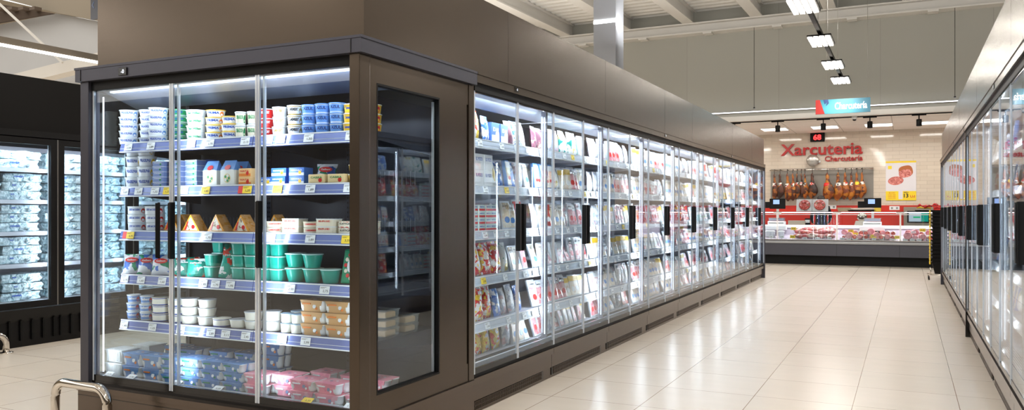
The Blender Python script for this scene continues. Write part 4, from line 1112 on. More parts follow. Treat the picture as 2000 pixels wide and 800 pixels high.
def ice_bag(seed):
    bm = bmesh.new(); bmesh.ops.create_cube(bm, size=2)
    bmesh.ops.subdivide_edges(bm, edges=bm.edges[:], cuts=7, use_grid_fill=True)
    rnd = random.Random(seed); ph = [rnd.uniform(0, 6) for _ in range(8)]
    for v in bm.verts:
        p = v.co.normalized() * .12 + v.co * .88
        n = .06 * math.sin(7 * p.x + ph[0]) * math.cos(6 * p.y + ph[1]) + .05 * math.sin(11 * p.z * 2 + 5 * p.x + ph[2]) + .05 * math.sin(13 * p.y + ph[3] + 4 * p.x)
        p = p * (1 + n * .7)
        v.co = Vector((p.x * .195, p.y * .16, max(0, (p.z + 1) * .0428)))
    bm.verts.index_update()
    o = MB(); o.add([tuple(v.co) for v in bm.verts], [tuple(v.index for v in f.verts) for f in bm.faces], ICE, True); bm.free()
    # gathered neck at the front, printed blue strip
    o.tube([(.05, -.14, .05), (.055, -.165, .045), (.06, -.18, .03)], [.03, .012, .026], ICE, 8)
    for k in range(5): o.box(-.10 + k * .020, -.158, .050, -.086 + k * .020, -.150, .060, BLUE, None)
    return Kind(o.build('ice_bag'), .37, .09, .3)
IB = [ice_bag(s) for s in range(3)]
rnd = random.Random(5)
cols = [f_ * 1.72 + .235 + .417 * k for f_ in range(3) for k in range(4)]
LVN = ['top shelf', 'second shelf', 'third shelf', 'fourth shelf', 'lowest shelf']
yb = 5.09 - 2 * DW
for lv, z in enumerate(FSZ + (.42,)):
    nst = (2, 2, 3, 2, 3)[lv] if lv else 2
    for ci, cx in enumerate(cols):
        if yb + cx < 4.2: continue
        if abs((cx % (2 * DW))) < .02: continue
        n = min(3 if (FSZ + (.42,))[lv] < 1.6 else 2, 3)
        for s in range(n):
            k = IB[rnd.randrange(3)]
            x = cx + rnd.uniform(-.02, .02)
            p = Matrix.Translation((FX, yb, 0)) @ Matrix.Rotation(R(90), 4, 'Z') @ Vector((x, .34 + rnd.uniform(0, .02), z + .002 + s * .0875))
            k.place(p, (0, 0, R(90) + rnd.uniform(-.04, .04)), 'clear bag of ice, %s up, %s pile from the bumper rail, %s' % (ORD[s], ORD[ci - 2], LVN[lv]), 'bags of ice', 'bag of ice', (1, 1, 1.0 + rnd.uniform(-.03, .03)))

# bumper rails
def hoop(name, label, p0, p1, h, r):
    root = thing(name, label, 'bumper rail', p0)
    a = Vector((0, 0, 0)); b_ = Vector(p1) - Vector(p0); L_ = b_.length; d = b_.normalized(); c = .09; pts = [Vector((0, 0, 0.006))]
    for k in range(9):
        t = k / 8 * PI / 2; pts.append(d * (c - c * math.cos(t)) + Vector((0, 0, h - c + c * math.sin(t))))
    for k in range(9):
        t = k / 8 * PI / 2; pts.append(d * (L_ - c + c * math.sin(t)) + Vector((0, 0, h - c + c * math.cos(t))))
    pts.append(d * L_ + Vector((0, 0, 0.006)))
    MB().tube(pts, r, M_CHROME, 18).build('rail_tube', root)
    for q in (Vector((0, 0, 0)), d * L_):
        f = MB(); f.lathe([(r * 2.1, 0), (r * 2.1, .006), (r * 1.2, .009)], M_CHROME, 20, M=Matrix.Translation(q)); f.build('floor_flange', root)
    return root
hoop('bumper_rail', 'polished steel bumper rail in front of the corner case', (-4.53, 3.06, 0), (-4.06, 3.05, 0), .285, .026)
hoop('bumper_rail', 'low polished steel bumper rail beside the ice freezer', (-7.36, 4.50, 0), (-7.36, 3.6, 0), .17, .028)

# ------------------------------------------------------------------ lamps and hanging things in the hall
tr = thing('pendant_light_track', 'black suspended lighting track down the aisle', 'lighting track', (-1.17, 12, 3.96))
MB().box(-.028, -13, 0.0, .028, 5.45, .055, M_BLACK).build('track_body', tr)
wr = MB()
for yy in (-8.2, -3.2, .6, 2.2, 4.4): wr.tube([(0, yy, .05), (0, yy, roofz(12 + yy) - 3.96 + .30)], .004, M_STEEL, 5)
wr.build('suspension_wire', tr)
for i, yy in enumerate((10.75, 13.1, 15.35, 17.25)):
    t = thing('pendant_floodlight', 'pendant floodlight with four lit bars, %s from the counter sign' % ORD[3 - i], 'pendant light', (-1.17, yy, 3.86), 0, 'pendant floodlights on the track')
    w = .17; lh = .38
    MB().box(-w, -lh, .035, w, lh, .06, M_BLACK).box(-.03, -.03, .06, .03, .03, .10, M_BLACK).build('housing', t)
    for k in range(4):
        MB().box(-w + .010 + k * .0825, -lh + .012, .015, -w + .010 + k * .0825 + .058, lh - .012, .035, M_LEDW).build('light_bar', t)
    for k in range(4): area('pendant_light_beam', (-1.17 - w + .010 + k * .0825 + .029, yy, 3.872), (0, 0, 0), .055, .73, 7, WARM)
# hanging section sign
sx0, sx1, sy = on_y(1593, 18.0), on_y(1700, 18.0), 18.0
sg = thing('hanging_sign', 'teal and red hanging sign reading Charcutería', 'sign', ((sx0 + sx1) / 2, sy, 3.32))
w = (sx1 - sx0) / 2
def sign_mat():
    m, nt, N, L = nt_of('teal_sign_face'); b = N['Principled BSDF']; b.inputs['Roughness'].default_value = .3
    tc = N.new('ShaderNodeTexCoord'); gr = N.new('ShaderNodeTexGradient'); gr.gradient_type = 'SPHERICAL'
    mp = N.new('ShaderNodeMapping'); mp.inputs['Scale'].default_value = (1.4, 1, 2.2); mp.inputs['Location'].default_value = (0.15, 0, -.2)
    L.new(tc.outputs['Object'], mp.inputs[0]); L.new(mp.outputs[0], gr.inputs[0])
    cr = N.new('ShaderNodeValToRGB'); e = cr.color_ramp.elements; e[0].position = .15; e[0].color = lin((14, 86, 108)); e[1].position = .8; e[1].color = lin((72, 160, 178)); q = e.new(.45); q.color = lin((26, 118, 140))
    L.new(gr.outputs['Fac'], cr.inputs[0]); L.new(cr.outputs[0], b.inputs['Base Color']); return m
b = MB(); b.box(-w, 0, 0, w, .04, .30, sign_mat())
b.build('sign_board', sg)
I2 = Matrix(((1, 0, 0, 0), (0, 0, 1, 0), (0, 1, 0, 0), (0, 0, 0, 1)))
b = MB(); b.prism([(-w, 0), (-w * .66, 0), (-w * .84, .30), (-w, .30)], -.003, 0, pm('sign_red', (160, 22, 16), .4), I2)
b.prism([(-w * .72, .30), (-w * .66, .20), (-w * .58, .24), (-w * .62, .16), (-w * .5, .22), (-w * .54, .30)], -.004, 0, pm('sign_blue', (24, 56, 110), .4), I2); b.build('sign_graphic', sg)
MB().text('Charcutería', .62, .15, M_WHITE, T(w * .3, -.004, .155), .015).build('lettering', sg)
wr = MB()
for q in (-w * .6, w * .9): wr.tube([(q, .02, .30), (q, .02, 2.4)], .003, M_STEEL, 5)
wr.build('suspension_wire', sg)
# navy hanging sign glimpsed beside the corner fascia
ns = thing('navy_hanging_sign', 'navy hanging sign with a chevron beside the corner fascia', 'sign', (on_y(160, 6.0), 6.0, 3.0))
b = MB(); x1_ = on_y(200, 6.0) - on_y(160, 6.0); xa = on_y(177, 6.0) - on_y(160, 6.0)
zz = hz(180, 38, 6.0) - 3.0
b.box(xa, 0, zz, xa + .5, .03, zz + .42, pm('navy_board', (14, 20, 44), .4)); b.build('sign_board', ns)
b = MB(); b.prism([(xa + .05, zz + .12), (xa + .02, zz + .16), (xa + .05, zz + .20), (xa + .06, zz + .19), (xa + .04, zz + .16), (xa + .06, zz + .13)], -.002, 0, pm('pale_navy_print', (70, 90, 130), .4), I2); b.build('chevron', ns)
b = MB(); b.tube([(xa + .1, .015, zz + .42), (xa + .1, .015, 2.4)], .003, M_STEEL, 5).tube([(xa + .4, .015, zz + .42), (xa + .4, .015, 2.4)], .003, M_STEEL, 5); b.build('suspension_wire', ns)
# linear LED above the gallery
ll = thing('linear_wall_light', 'long thin lit strip along the upper wall above the counter', 'linear light', (-2, GY - .06, 3.56))
MB().box(-10, -.015, -.01, 7.5, .06, .012, M_WSTEEL).build('housing', ll)
MB().box(-10, -.03, -.009, 7.5, -.015, .009, emis('strip_glow', (235, 240, 255), 3.5)).build('light_strip', ll)
ll = thing('linear_aisle_light', 'long lit strip hanging over the ice freezers', 'linear light', (-9.0, 6.0, 3.12))
MB().box(-.03, -6, 0.02, .03, 6.5, .10, pm('taupe_lamp_housing', (140, 128, 112), .5)).build('housing', ll)
MB().box(-.022, -6, 0.0, .034, 6.5, .022, emis('strip_glow_bright', (250, 248, 245), 6)).build('light_strip', ll)
wr = MB()
for yy in (-4, -1.2, 1.6, 4.4): wr.tube([(0, yy, .1), (0, yy, 2.9)], .005, M_STEEL, 5)
wr.build('suspension_wire', ll)
# dark stay wires against the upper wall
for px in (1473, 1865):
    w_ = MB(); X = on_y(px, 18.7); w_.tube([(X, 18.7, 3.62), (X, 18.7, 5.44)], .006, M_BLKG, 5)
    w_.lathe([(.02, 0), (.02, .03)], M_BLKG, 8, M=T(X, 18.7, 3.6)); tag(w_.build('hanging_wire'), 'thin dark wire hanging down the upper wall, %s' % ('near the long run' if px < 1600 else 'near the opposite run'), 'wire')
# ceiling panels
for i, px in enumerate((1513, 1611, 1716, 1828)):
    X = on_y(px, 21.6)
    t = thing('ceiling_panel_light', 'lit square ceiling panel over the counter, %s from the long run' % ORD[i], 'ceiling light', (X, 21.6, 3.385), 0, 'ceiling panels over the counter')
    MB().box(-.32, -.32, 0, .32, .32, .014, M_WHITE).build('frame', t); MB().box(-.30, -.30, -.006, .30, .30, 0, M_PANEL).build('diffuser', t)
    area('ceiling_panel_beam', (X, 21.6, 3.37), (0, 0, 0), .58, .58, 14, WARM)
for X in (-6.5, -5.0, 2.2, 3.8): area('ceiling_panel_beam', (X, 21.6, 3.37), (0, 0, 0), .58, .58, 14, WARM)
# track spots
tk = thing('spotlight_track', 'black spotlight track under the counter ceiling', 'lighting track', (-2, 19.35, 3.36)); MB().box(-6, -.018, 0, 5, .018, .035, M_BLACK).build('track_body', tk)
for i, px in enumerate((1435, 1519, 1608, 1699, 1795)):
    X = on_y(px, 19.35)
    t = thing('track_spotlight', 'black cylinder spotlight, %s from the long run' % ORD[i], 'spotlight', (X, 19.35, 3.36), 0, 'black track spotlights')
    MB().box(-.14, -.02, -.022, .14, .02, 0, M_BLACK).tube([(0, 0, -.02), (0, 0, -.10)], .012, M_BLACK, 8).build('arm', t)
    MB().lathe([(.05, -.25), (.056, -.24), (.056, -.11), (.045, -.10)], M_BLACK, 18).build('lamp_head', t)
cm = thing('ceiling_camera', 'small white dome camera under the gallery edge behind the sign', 'camera', (on_y(1669, 19.2), 19.16, 3.30))
MB().lathe([(.05, .0), (.055, .03), (.055, .06)], M_WHITE, 16).build('housing', cm); MB().lathe([(.0, -.035), (.03, -.028), (.044, 0)], M_BLKG, 14).build('dome', cm)

# ------------------------------------------------------------------ back wall of the counter
BW = WY - .002
def bx(px): return on_y(px, WY - .05)
def bz(px, py): return hz(px, py, WY - .05)
x0, x1 = bx(1525), bx(1685)
t = thing('wall_lettering', 'large red letters reading Xarcuteria on the tiled wall', 'wall lettering', ((x0 + x1) / 2, BW, bz(1605, 290.8)))
MB().text('Xarcuteria', x1 - x0, bz(1605, 279.3) - bz(1605, 302.3), M_RED, T(0, -.045, 0), .018, .03).build('letters', t)
x0, x1 = bx(1611), bx(1685)
t = thing('wall_lettering', 'smaller red letters reading Charcutería below the large word', 'wall lettering', ((x0 + x1) / 2, BW, bz(1650, 308.8)))
MB().text('Charcutería', x1 - x0, bz(1650, 303.6) - bz(1650, 314.2), M_RED, T(0, -.03, 0), .014, .02).build('letters', t)
t = thing('queue_display', 'black queue number display glowing red 68', 'queue display', (bx(1596.5), BW - .0, bz(1596, 268)))
w = (bx(1610.5) - bx(1582.5)) / 2; h_ = (bz(1596, 259) - bz(1596, 276)) / 2
MB().cbox(-w, -.09, -h_, w, 0, h_, .01, M_BLACK).build('housing', t); MB().text('68', w * 1.1, h_ * 1.25, M_DIGIT, T(0, -.095, 0), .03).build('digits', t)
t = thing('round_steel_fan', 'round steel wall disc under the large red letters', 'wall fan', (bx(1588), BW, bz(1588, 313.5)))
M90 = Matrix.Rotation(R(90), 4, 'X')
MB().lathe([(.05, 0), (.06, .1), (.15, .12), (.16, .16), (.155, .17), (.05, .19), (0, .195)], M_STEEL, 28, M=M90).build('disc', t); MB().box(.12, -.1, -.06, .19, 0, .0, M_WHITE).build('bracket', t)
# ham rack
hx0, hx1 = bx(1505), bx(1706); rzr = bz(1600, 331)
t = thing('ham_rack', 'steel wall panel with a rail for hanging hams', 'rack', ((hx0 + hx1) / 2, BW, 1.35))
zr = hz(1600, 331, WY - .15)
MB().box(hx0 - (hx0 + hx1) / 2, -.012, bz(1600, 389) - 1.35, hx1 - (hx0 + hx1) / 2, 0, zr + .04 - 1.35, pm('grey_rack_steel', (140, 134, 126), .4, .4, .1, 2)).build('back_plate', t)
m = MB(); m.tube([(hx0 - (hx0 + hx1) / 2, -.20, zr - 1.35), (hx1 - (hx0 + hx1) / 2, -.20, zr - 1.35)], .018, M_CHROME, 10)
for q in (-1.3, 0, 1.3): m.box(q - .01, -.20, zr - 1.36, q + .01, 0, zr - 1.34, M_STEEL)
m.build('rail', t)
HAMSK = printed('cured_ham_skin', (164, 92, 24), [(110, 48, 14), (184, 116, 34), (70, 30, 12), (140, 66, 20)], 12, .35, .4, .6)
HAMDK = printed('dark_ham_skin', (86, 42, 18), [(50, 24, 14), (150, 84, 26), (40, 20, 12)], 10, .35, .4, .6)
HAMLB = printed('ham_label_print', (226, 222, 214), [(60, 56, 54), (200, 60, 50), (230, 226, 220)], 30, .4, .1, .5)
def ham(x, L_, wd, mat, yaw, lab, tagm, lean):
    root = thing('hanging_ham', lab, 'ham', (x, WY - .20, zr - .02), 0, None)
    prof = [(0, .0, .012), (-.01, .06, .020), (0, .12, .036), (.0, .22, .030), (.005, .34, .044), (.01, .46, .075), (.015, .58, .105), (.02, .70, .115), (.015, .80, .105), (.0, .88, .08), (0, .95, .045), (0, 1.0, .008)]
    n = 14; vs = []
    for dx, t_, r in prof:
        for k in range(n):
            a = 2 * PI * k / n
            vs.append((dx * 1.5 + r * wd * math.cos(a) * (1 + .12 * math.cos(a + 1)), r * wd * .62 * math.sin(a), -.07 - t_ * L_))
    o = MB(); o.add(vs, [(i * n + k, i * n + (k + 1) % n, (i + 1) * n + (k + 1) % n, (i + 1) * n + k)[::-1] for i in range(len(prof) - 1) for k in range(n)], mat, True, Matrix.Rotation(yaw, 4, 'Z') @ Matrix.Rotation(lean, 4, 'Y'))
    o.build('ham_leg', root)
    MB().tube([(0, .026, .005), (0, .028, .03), (0, 0, .048), (0, -.028, .03), (0, -.024, -.01), (0, 0, -.05), (0, 0, -.085)], .006, M_BLKG, 6).build('cord', root)
    o = MB(); o.lathe([(.052 * wd, -.07 - L_ * .50), (.060 * wd, -.07 - L_ * .46), (.048 * wd, -.07 - L_ * .36)], tagm, 14, 1.15, .85, Matrix.Rotation(yaw, 4, 'Z')); o.build('paper_band', root)
hpx = [1513, 1524, 1538, 1549, 1557.5, 1565.5, 1572.5, 1587, 1616, 1637.5, 1651.5, 1663.5, 1674, 1684.5]
hb = [389, 388, 393, 392, 388, 386, 388, 388, 392, 392, 390, 391, 388, 387]
for i, px in enumerate(hpx):
    X = on_y(px, WY - .16); zb = hz(px, hb[i], WY - .16)
    L_ = (zr - .09 - zb)
    wd = [1.0, 1.1, 1.2, .95, .8, .75, .8, 1.35, 1.7, 1.4, 1.2, 1.0, 1.1, 1.1][i]
    mt = HAMDK if i in (0, 1, 4, 5, 7) else HAMSK
    lb = M_TAGY if i == 12 else (REDP if i == 8 else HAMLB)
    wh = '%s from the long run of cases' % ORD[i] if i < 8 else ('broad golden ham hanging alone mid-rack' if i == 8 else '%s from the poster end' % ORD[13 - i])
    lab = wh if i == 8 else '%s cured ham hanging on the rail, %s' % ('dark' if mt == HAMDK else 'golden', wh)
    ham(X, L_, wd * .84, mt, (.3, -.2, .1)[i % 3] if i < 8 else -.3, lab, lb, (.0, .03, -.02)[i % 3] if i < 9 else .05)
# poster
px0, px1 = bx(1730), bx(1789.5); zt, zb = bz(1760, 314), bz(1760, 391)
t = thing('wall_poster', 'white ham poster with yellow band on the tiled wall', 'poster', ((px0 + px1) / 2, BW, zb)); w = (px1 - px0) / 2; h_ = zt - zb
PG = pm('pale_poster_paper', (226, 222, 226), .5); PY = pm('yellow_poster_ink', (246, 214, 40), .5); MEAT = printed('poster_meat', (206, 120, 110), [(226, 150, 140), (180, 90, 84)], 30, .5, 0, .5)
b = MB(); b.box(-w, -.012, 0, w, 0, h_, PG); b.box(-w, -.014, h_ * .955, w, -.012, h_, PY); b.box(-w, -.014, 0, -w * .16, -.012, h_ * .235, PY); b.box(w * .12, -.014, 0, w, -.012, h_ * .235, PY); b.box(-w, -.0138, 0, w, -.012, h_ * .03, PY)
b.box(-w * .86, -.014, h_ * .80, -w * .6, -.012, h_ * .88, PY); b.build('sheet', t)
b = MB()
def blob(cx, cz, rx_, rz_, rot, mat, y, n=22, sq=2.0):
    vs = []
    for k in range(n):
        a = 2 * PI * k / n; q = (abs(math.cos(a)) ** sq + abs(math.sin(a)) ** sq) ** (-1 / sq)
        u, v = math.cos(a) * q * rx_, math.sin(a) * q * rz_
        vs.append((cx + u * math.cos(rot) - v * math.sin(rot), y, cz + u * math.sin(rot) + v * math.cos(rot)))
    b.add(vs, [tuple(range(n))], mat)
blob(w * .32, h_ * .74, w * .46, h_ * .14, .2, pm('poster_rind', (180, 100, 50), .5), -.0142, sq=3)
blob(w * .28, h_ * .68, w * .42, h_ * .10, .15, MEAT, -.0146, sq=3)
blob(-w * .34, h_ * .50, w * .52, h_ * .11, .1, MEAT, -.0146)
b.build('ham_picture', t); b = MB()
b.text('Jamón', w * .42, h_ * .03, REDP, T(-w * .6, -.0148, h_ * .19), .02)
for q in range(3): b.text('cocido extra', w * .5, h_ * .025, REDP, T(-w * .6, -.0148, h_ * (.145 - q * .04)), .02)
b.build('small_print', t); b = MB()
b.text('13', w * .30, h_ * .10, M_INK, T(w * .34, -.0148, h_ * .12), .03); b.text('Ud', w * .3, h_ * .06, REDP, T(w * .76, -.0148, h_ * .10), .02)
b.text('PREU', w * .3, h_ * .03, M_INK, T(w * .34, -.0148, h_ * .2), .03)
b.build('price_print', t)
# red splashback and rear worktop
struct('trim_5', qbox(-6, WY - .03, .85, 9, WY - .001, hz(1600, 401, WY) , M_REDW))
rw = thing('rear_worktop', 'long white and steel rear worktop against the red splashback', 'worktop', (-1.3, WY - .35, 0))
MB().box(-4.5, -.28, 0, 8, .31, .84, M_STEEL).build('cabinet_body', rw); MB().box(-4.5, -.32, .84, 8, .31, .88, M_WHITE).build('worktop', rw)
for px in (1624, 1747):
    X = bx(px); o = MB(); o.cbox(-.12, -.012, -.05, .12, 0, .05, .004, M_WHITE)
    for q in (-.06, .06): o.lathe([(.028, 0), (.028, .003)], pm('socket_grey', (150, 150, 150), .5), 14, M=T(q, -.012, 0, 0, R(90)))
    r_ = o.build('wall_socket', None, (X, WY - .031, bz(px, 406 if px > 1700 else 404))); tag(r_, 'white double wall socket on the red splashback, %s' % ('by the black pan' if px < 1700 else 'below the poster'), 'socket')

# ------------------------------------------------------------------ serve-over counter
CY = 20.2
def cx_(px, dy=0): return on_y(px, CY + dy)
def cz_(px, py, dy=0): return hz(px, py, CY + dy)
XC0, XC1 = -4.6, 4.0
ct = thing('service_counter', 'long serve-over deli counter with grey front and glass top', 'counter', (0, CY, 0))
zt_ = cz_(1650, 474); zp = cz_(1650, 500)
M_GREYF = pm('slate_grey_panel', (74, 74, 84), .45, .1, .05)
MB().box(XC0, .12, 0, XC1, 1.1, zp, M_BLACK).build('plinth', ct)
f = MB(); f.box(XC0, .0, zp, XC1, 1.15, zt_ - .03, M_GREYF)
for px in (1634, 1757): X = cx_(px); f.box(X - .003, -.002, zp, X + .003, 0, zt_ - .03, M_BLACK)
f.build('front_panel', ct)
f = MB(); f.cbox(XC0, -.03, zt_ - .03, XC1, .06, zt_ + .03, .012, pm('silver_bumper', (168, 170, 174), .35, .2)); f.box(XC0, -.02, zt_ + .05, XC1, .03, zt_ + .065, M_STEEL); f.build('bumper_trim', ct)
f = MB(); f.add([(XC0, .03, zt_ + .06), (XC1, .03, zt_ + .06), (XC1, .75, zt_ + .16), (XC0, .75, zt_ + .16), (XC0, .03, zt_), (XC1, .03, zt_), (XC1, .75, zt_), (XC0, .75, zt_)], [(0, 1, 2, 3), (7, 6, 5, 4), (0, 4, 5, 1), (1, 5, 6, 2), (2, 6, 7, 3), (3, 7, 4, 0)], pm('lilac_white_deck', (214, 204, 216), .3)); f.box(XC0, .75, zt_, XC1, .78, .86, MATS['lilac_white_deck']); f.build('display_deck', ct)
zg = 1.265
f = MB(); f.box(XC0, .72, .86, XC1, 1.15, .93, M_WHITE); f.build('service_ledge', ct)
tilt = []
for i, px in enumerate((1400, 1518, 1634.5, 1758.5, 1880)):
    X = cx_(px); o = MB(); wd = .022 if px in (1518,) else .035
    o.box(X - wd / 2, .01, zt_ + .05, X + wd / 2, .045, zg - .02, M_WHITE); o.box(X - .09, .0, zg - .045, X + .09, .12, zg - .008, M_WHITE); o.box(X - wd / 2, .045, zg - .06, X + wd / 2, .6, zg - .03, M_WHITE)
    o.build('glass_support', ct)
gx = [XC0] + [cx_(p) for p in (1518, 1634.5, 1758.5, 1880)]
for a, b_ in zip(gx, gx[1:]):
    MB().box(a + .03, .022, zt_ + .055, b_ - .03, .028, zg - .05, M_GLASS).build('front_glass', ct)
MB().box(XC0, -.02, zg - .006, XC1, .62, zg + .004, glass_mat('shelf_glass', (214, 228, 226), .06)).build('top_glass', ct)
MB().box(XC0, .0, zg - .075, XC1, .02, zg - .06, M_WHITE).build('glass_rail', ct)
MB().box(XC0, .5, zg - .03, XC1, .53, zg - .015, emis('counter_glow', (255, 240, 245), 5)).build('light_strip', ct)
for X in (-3.6, -1.9, -.4, 1.1): area('counter_light', (X, CY + .42, zg - .05), (0, 0, 0), 1.4, .05, 9, (1.0, .93, .97))

# meats on the deck
def deckz(y): return zt_ + .06 + (y - .03) / .72 * .10 + .003
M_HAMP = printed('cooked_ham', (236, 160, 172), [(246, 188, 194), (226, 140, 156)], 20, .35, .2, .4)
M_RAW = printed('cured_shoulder', (190, 90, 90), [(220, 140, 130), (150, 110, 96), (236, 210, 196)], 14, .35, .4, .6)
M_SALM = printed('salami_face', (196, 70, 66), [(232, 160, 150), (170, 50, 50)], 80, .35, .1, .5)
M_RIND = pm('salami_rind', (214, 200, 186), .6, 0, .1)
def slab_meat():
    o = MB(); pts = []
    n = 12; m_ = 6; vs = []
    for j in range(m_ + 1):
        t_ = j / m_; r = (math.sin(PI * (t_ * .86 + .07))) ** .6
        for k in range(n):
            a = 2 * PI * k / n; vs.append(((t_ - .5) * .36, math.cos(a) * .08 * r * (1 + .2 * math.sin(3 * a + j)), .055 + math.sin(a) * .05 * r))
    o.add(vs, [(j * n + k, j * n + (k + 1) % n, (j + 1) * n + (k + 1) % n, (j + 1) * n + k) for j in range(m_) for k in range(n)] + [tuple(range(n))[::-1], tuple(m_ * n + k for k in range(n))], M_RAW, True)
    return Kind(o.build('cured_meat_joint'), .36, .11, .16)
def log_meat(name, r, L_, face, rind):
    o = MB(); Mx = T(0, 0, r, 0, R(90)) 
    o.lathe([(r * .98, -L_ / 2), (r, -L_ / 2 + .006), (r, L_ / 2 - .01), (r * .7, L_ / 2)], [rind, rind, rind], 18, M=Mx)
    c = MB(); root = o.build(name); c.lathe([(r * .93, L_ / 2 + .0), (r * .90, L_ / 2 + .004)], face, 18, M=T(0, 0, r, 0, R(90))); 
    c2 = MB(); c2.lathe([(r * .93, -.002), (r * .93, .003)], face, 18, M=T(0, -L_ / 2 - .001, r, 0, R(90))); c2.build('cut_face', root)
    return Kind(root, 2 * r, 2 * r, L_)
KM = {'joint': slab_meat(), 'ham': log_meat('cooked_ham_log', .075, .26, M_HAMP, pm('ham_skin_pink', (226, 150, 150), .4)), 'salami': log_meat('salami_log', .045, .28, M_SALM, M_RIND), 'mort': log_meat('mortadella_log', .06, .24, M_HAMP, pm('mortadella_skin', (222, 120, 110), .4))}
rnd = random.Random(9)
MLAB = {'joint': ('marbled cured meat joint', 'cured meat joints'), 'ham': ('pink cut cooked ham', 'cooked hams'), 'salami': ('small pale-rinded salami', 'salamis'), 'mort': ('round pink mortadella', 'mortadellas')}
def meat(kn, x, y, z, rz, wh, rx=0):
    q = rnd.uniform(.8, 1.15)
    KM[kn].place((x, CY + y, z), (rx, rnd.uniform(-.2, .2) if kn == 'joint' else 0, rz + (rnd.uniform(-.5, .5) if kn == 'joint' else 0)), MLAB[kn][0] + ', ' + wh, MLAB[kn][1], 'meat', (q * (.8 if kn == 'joint' else 1), q, q * (1.2 if kn == 'joint' else 1)))
xl = cx_(1543); xr = cx_(1632); n = 0
for r_i, (yy, dz) in enumerate(((.20, 0), (.38, .055), (.56, .10))):
    for k in range(5):
        x = xl + .16 + (xr - xl - .30) * k / 4 + rnd.uniform(-.02, .02) + .05 * (r_i % 2)
        if x > xr - .15: x = xr - .16
        meat('joint', x, yy, deckz(yy) + dz, rnd.uniform(-.35, .1), '%s along, %s, second glass bay' % (ORD[k], ('front rank', 'middle rank', 'rear rank')[r_i]))
xl = cx_(1640); xr = cx_(1752)
for r_i, yy in enumerate((.18, .48)):
    for k in range(10):
        kn = ('salami', 'ham', 'salami', 'mort', 'salami')[(k + r_i) % 5]
        x = xl + .08 + (xr - xl - .16) * k / 9
        meat(kn, x, yy, deckz(yy + .1) + .0 + r_i * .04, rnd.uniform(-.15, .15), '%s along, %s, third glass bay' % (ORD[k], ('front rank', 'rear rank')[r_i]))
xl = cx_(1764); xr = cx_(1850)
for r_i, yy in enumerate((.18, .48)):
    for k in range(6):
        kn = ('ham', 'mort', 'ham', 'salami')[(k + r_i) % 4]
        x = xl + .1 + (xr - xl - .16) * k / 5
        meat(kn, x, yy, deckz(yy + .1) + r_i * .04, rnd.uniform(-.15, .15), '%s along, %s, last glass bay' % (ORD[k], ('front rank', 'rear rank')[r_i]))
# white tubs in the first bay
for k, px in enumerate((1500, 1508, 1526)):
    o = MB(); o.lathe([(.06, 0), (.075, .12), (.078, .125)], TUBW, 16); r_ = o.build('deli_tub', None, (cx_(px, .3), CY + .3, deckz(.34))); MB().lathe([(.08, .125), (.08, .14), (.05, .16)], M_WHITE, 16).build('lid', r_)
    tag(r_, 'white deli tub in the first glass bay, %s from the long run' % ORD[k], 'tub', 'deli tubs')
# counter price cards
cards = [(1506, 462, 0), (1527, 462, 0), (1548, 462, 1), (1550, 446, 1), (1572, 465, 0), (1597, 465, 0), (1620, 465, 0), (1645, 466, 0), (1658, 466, 0), (1670, 466, 0), (1690, 466, 0), (1707, 466, 0), (1722, 466, 0), (1745, 466, 0), (1753, 463, 1), (1768, 468, 0), (1782, 468, 0), (1795, 468, 0), (1816, 468, 0), (1662, 451, 1), (1671, 457, 1), (1706, 461, 1), (1802, 449, 1), (1784, 453, 0)]
for i, (px, py, y_) in enumerate(cards):
    dy = .045 if py > 459 else .34
    X, Z = cx_(px, dy), cz_(px, py, dy)
    o = MB(); w_, h2 = .048 if not y_ else .06, .028 if not y_ else .036
    o.box(-w_, -.002, -h2, w_, .002, h2, M_TAGY if y_ else M_TAG, T(0, 0, 0, 0, R(-15))); o.text('%d,%02d' % (5 + i % 9, (i * 37) % 90 + 9), w_ * 1.2, h2 * .8, M_INK, T(0, -.004, 0, 0, R(-15)), .02)
    o.box(-.008, 0, -(Z - deckz(dy)) , .008, .004, -h2 * .8, CLEARP)
    r_ = o.build('price_card', None, (X, CY + dy, Z))
    tag(r_, '%s price card standing in the deli counter, %s such card from the long run' % (('yellow' if y_ else 'white'), ORD[sum(1 for c in cards if c[2] == y_ and (c[0], c[1]) < (px, py))]), 'price card', 'price cards')
# scales
def scale_(px_s, px_b, lab, px_side):
    X = cx_(px_b, .85); root = thing('shop_scale', lab, 'scale', (X, CY + .9, .932))
    o = MB(); o.cbox(-.20, -.18, 0, .20, .14, .09, .01, M_WHITE); o.box(-.18, -.19, .03, .18, -.18, .06, M_STEEL); o.cbox(-.18, -.15, .10, .18, .12, .16, .01, pm('scale_grey', (126, 130, 140), .4)); o.build('scale_body', root)
    MB().box(-.19, -.14, .165, .19, .12, .175, M_STEEL).build('weighing_plate', root)
    MB().box(-.03, .10, .1, .03, .14, .48, M_WHITE).build('column', root)
    s = MB(); s.cbox(-.19, .06, .40, .19, .13, .66, .008, M_BLACK); s.build('screen_housing', root)
    MB().box(-.10, .055, .52, .05, .06, .63, emis('pale_blue_screen', (150, 178, 235), 1.3)).build('screen', root)
    MB().cbox(-.33, .04, .42, -.18, .12, .58, .008, M_BLACK).build('printer', root)
    MB().cbox(-.27, -.43, -.12, .27, -.19, -.02, .008, M_WHITE).build('shelf_box', root)
    return root
scale_(1516, 1517, 'shop scale with pale blue screen beside the long run of cases', 1500)
scale_(1704, 1704, 'shop scale with pale blue screen below the hanging hams and poster', 1690)
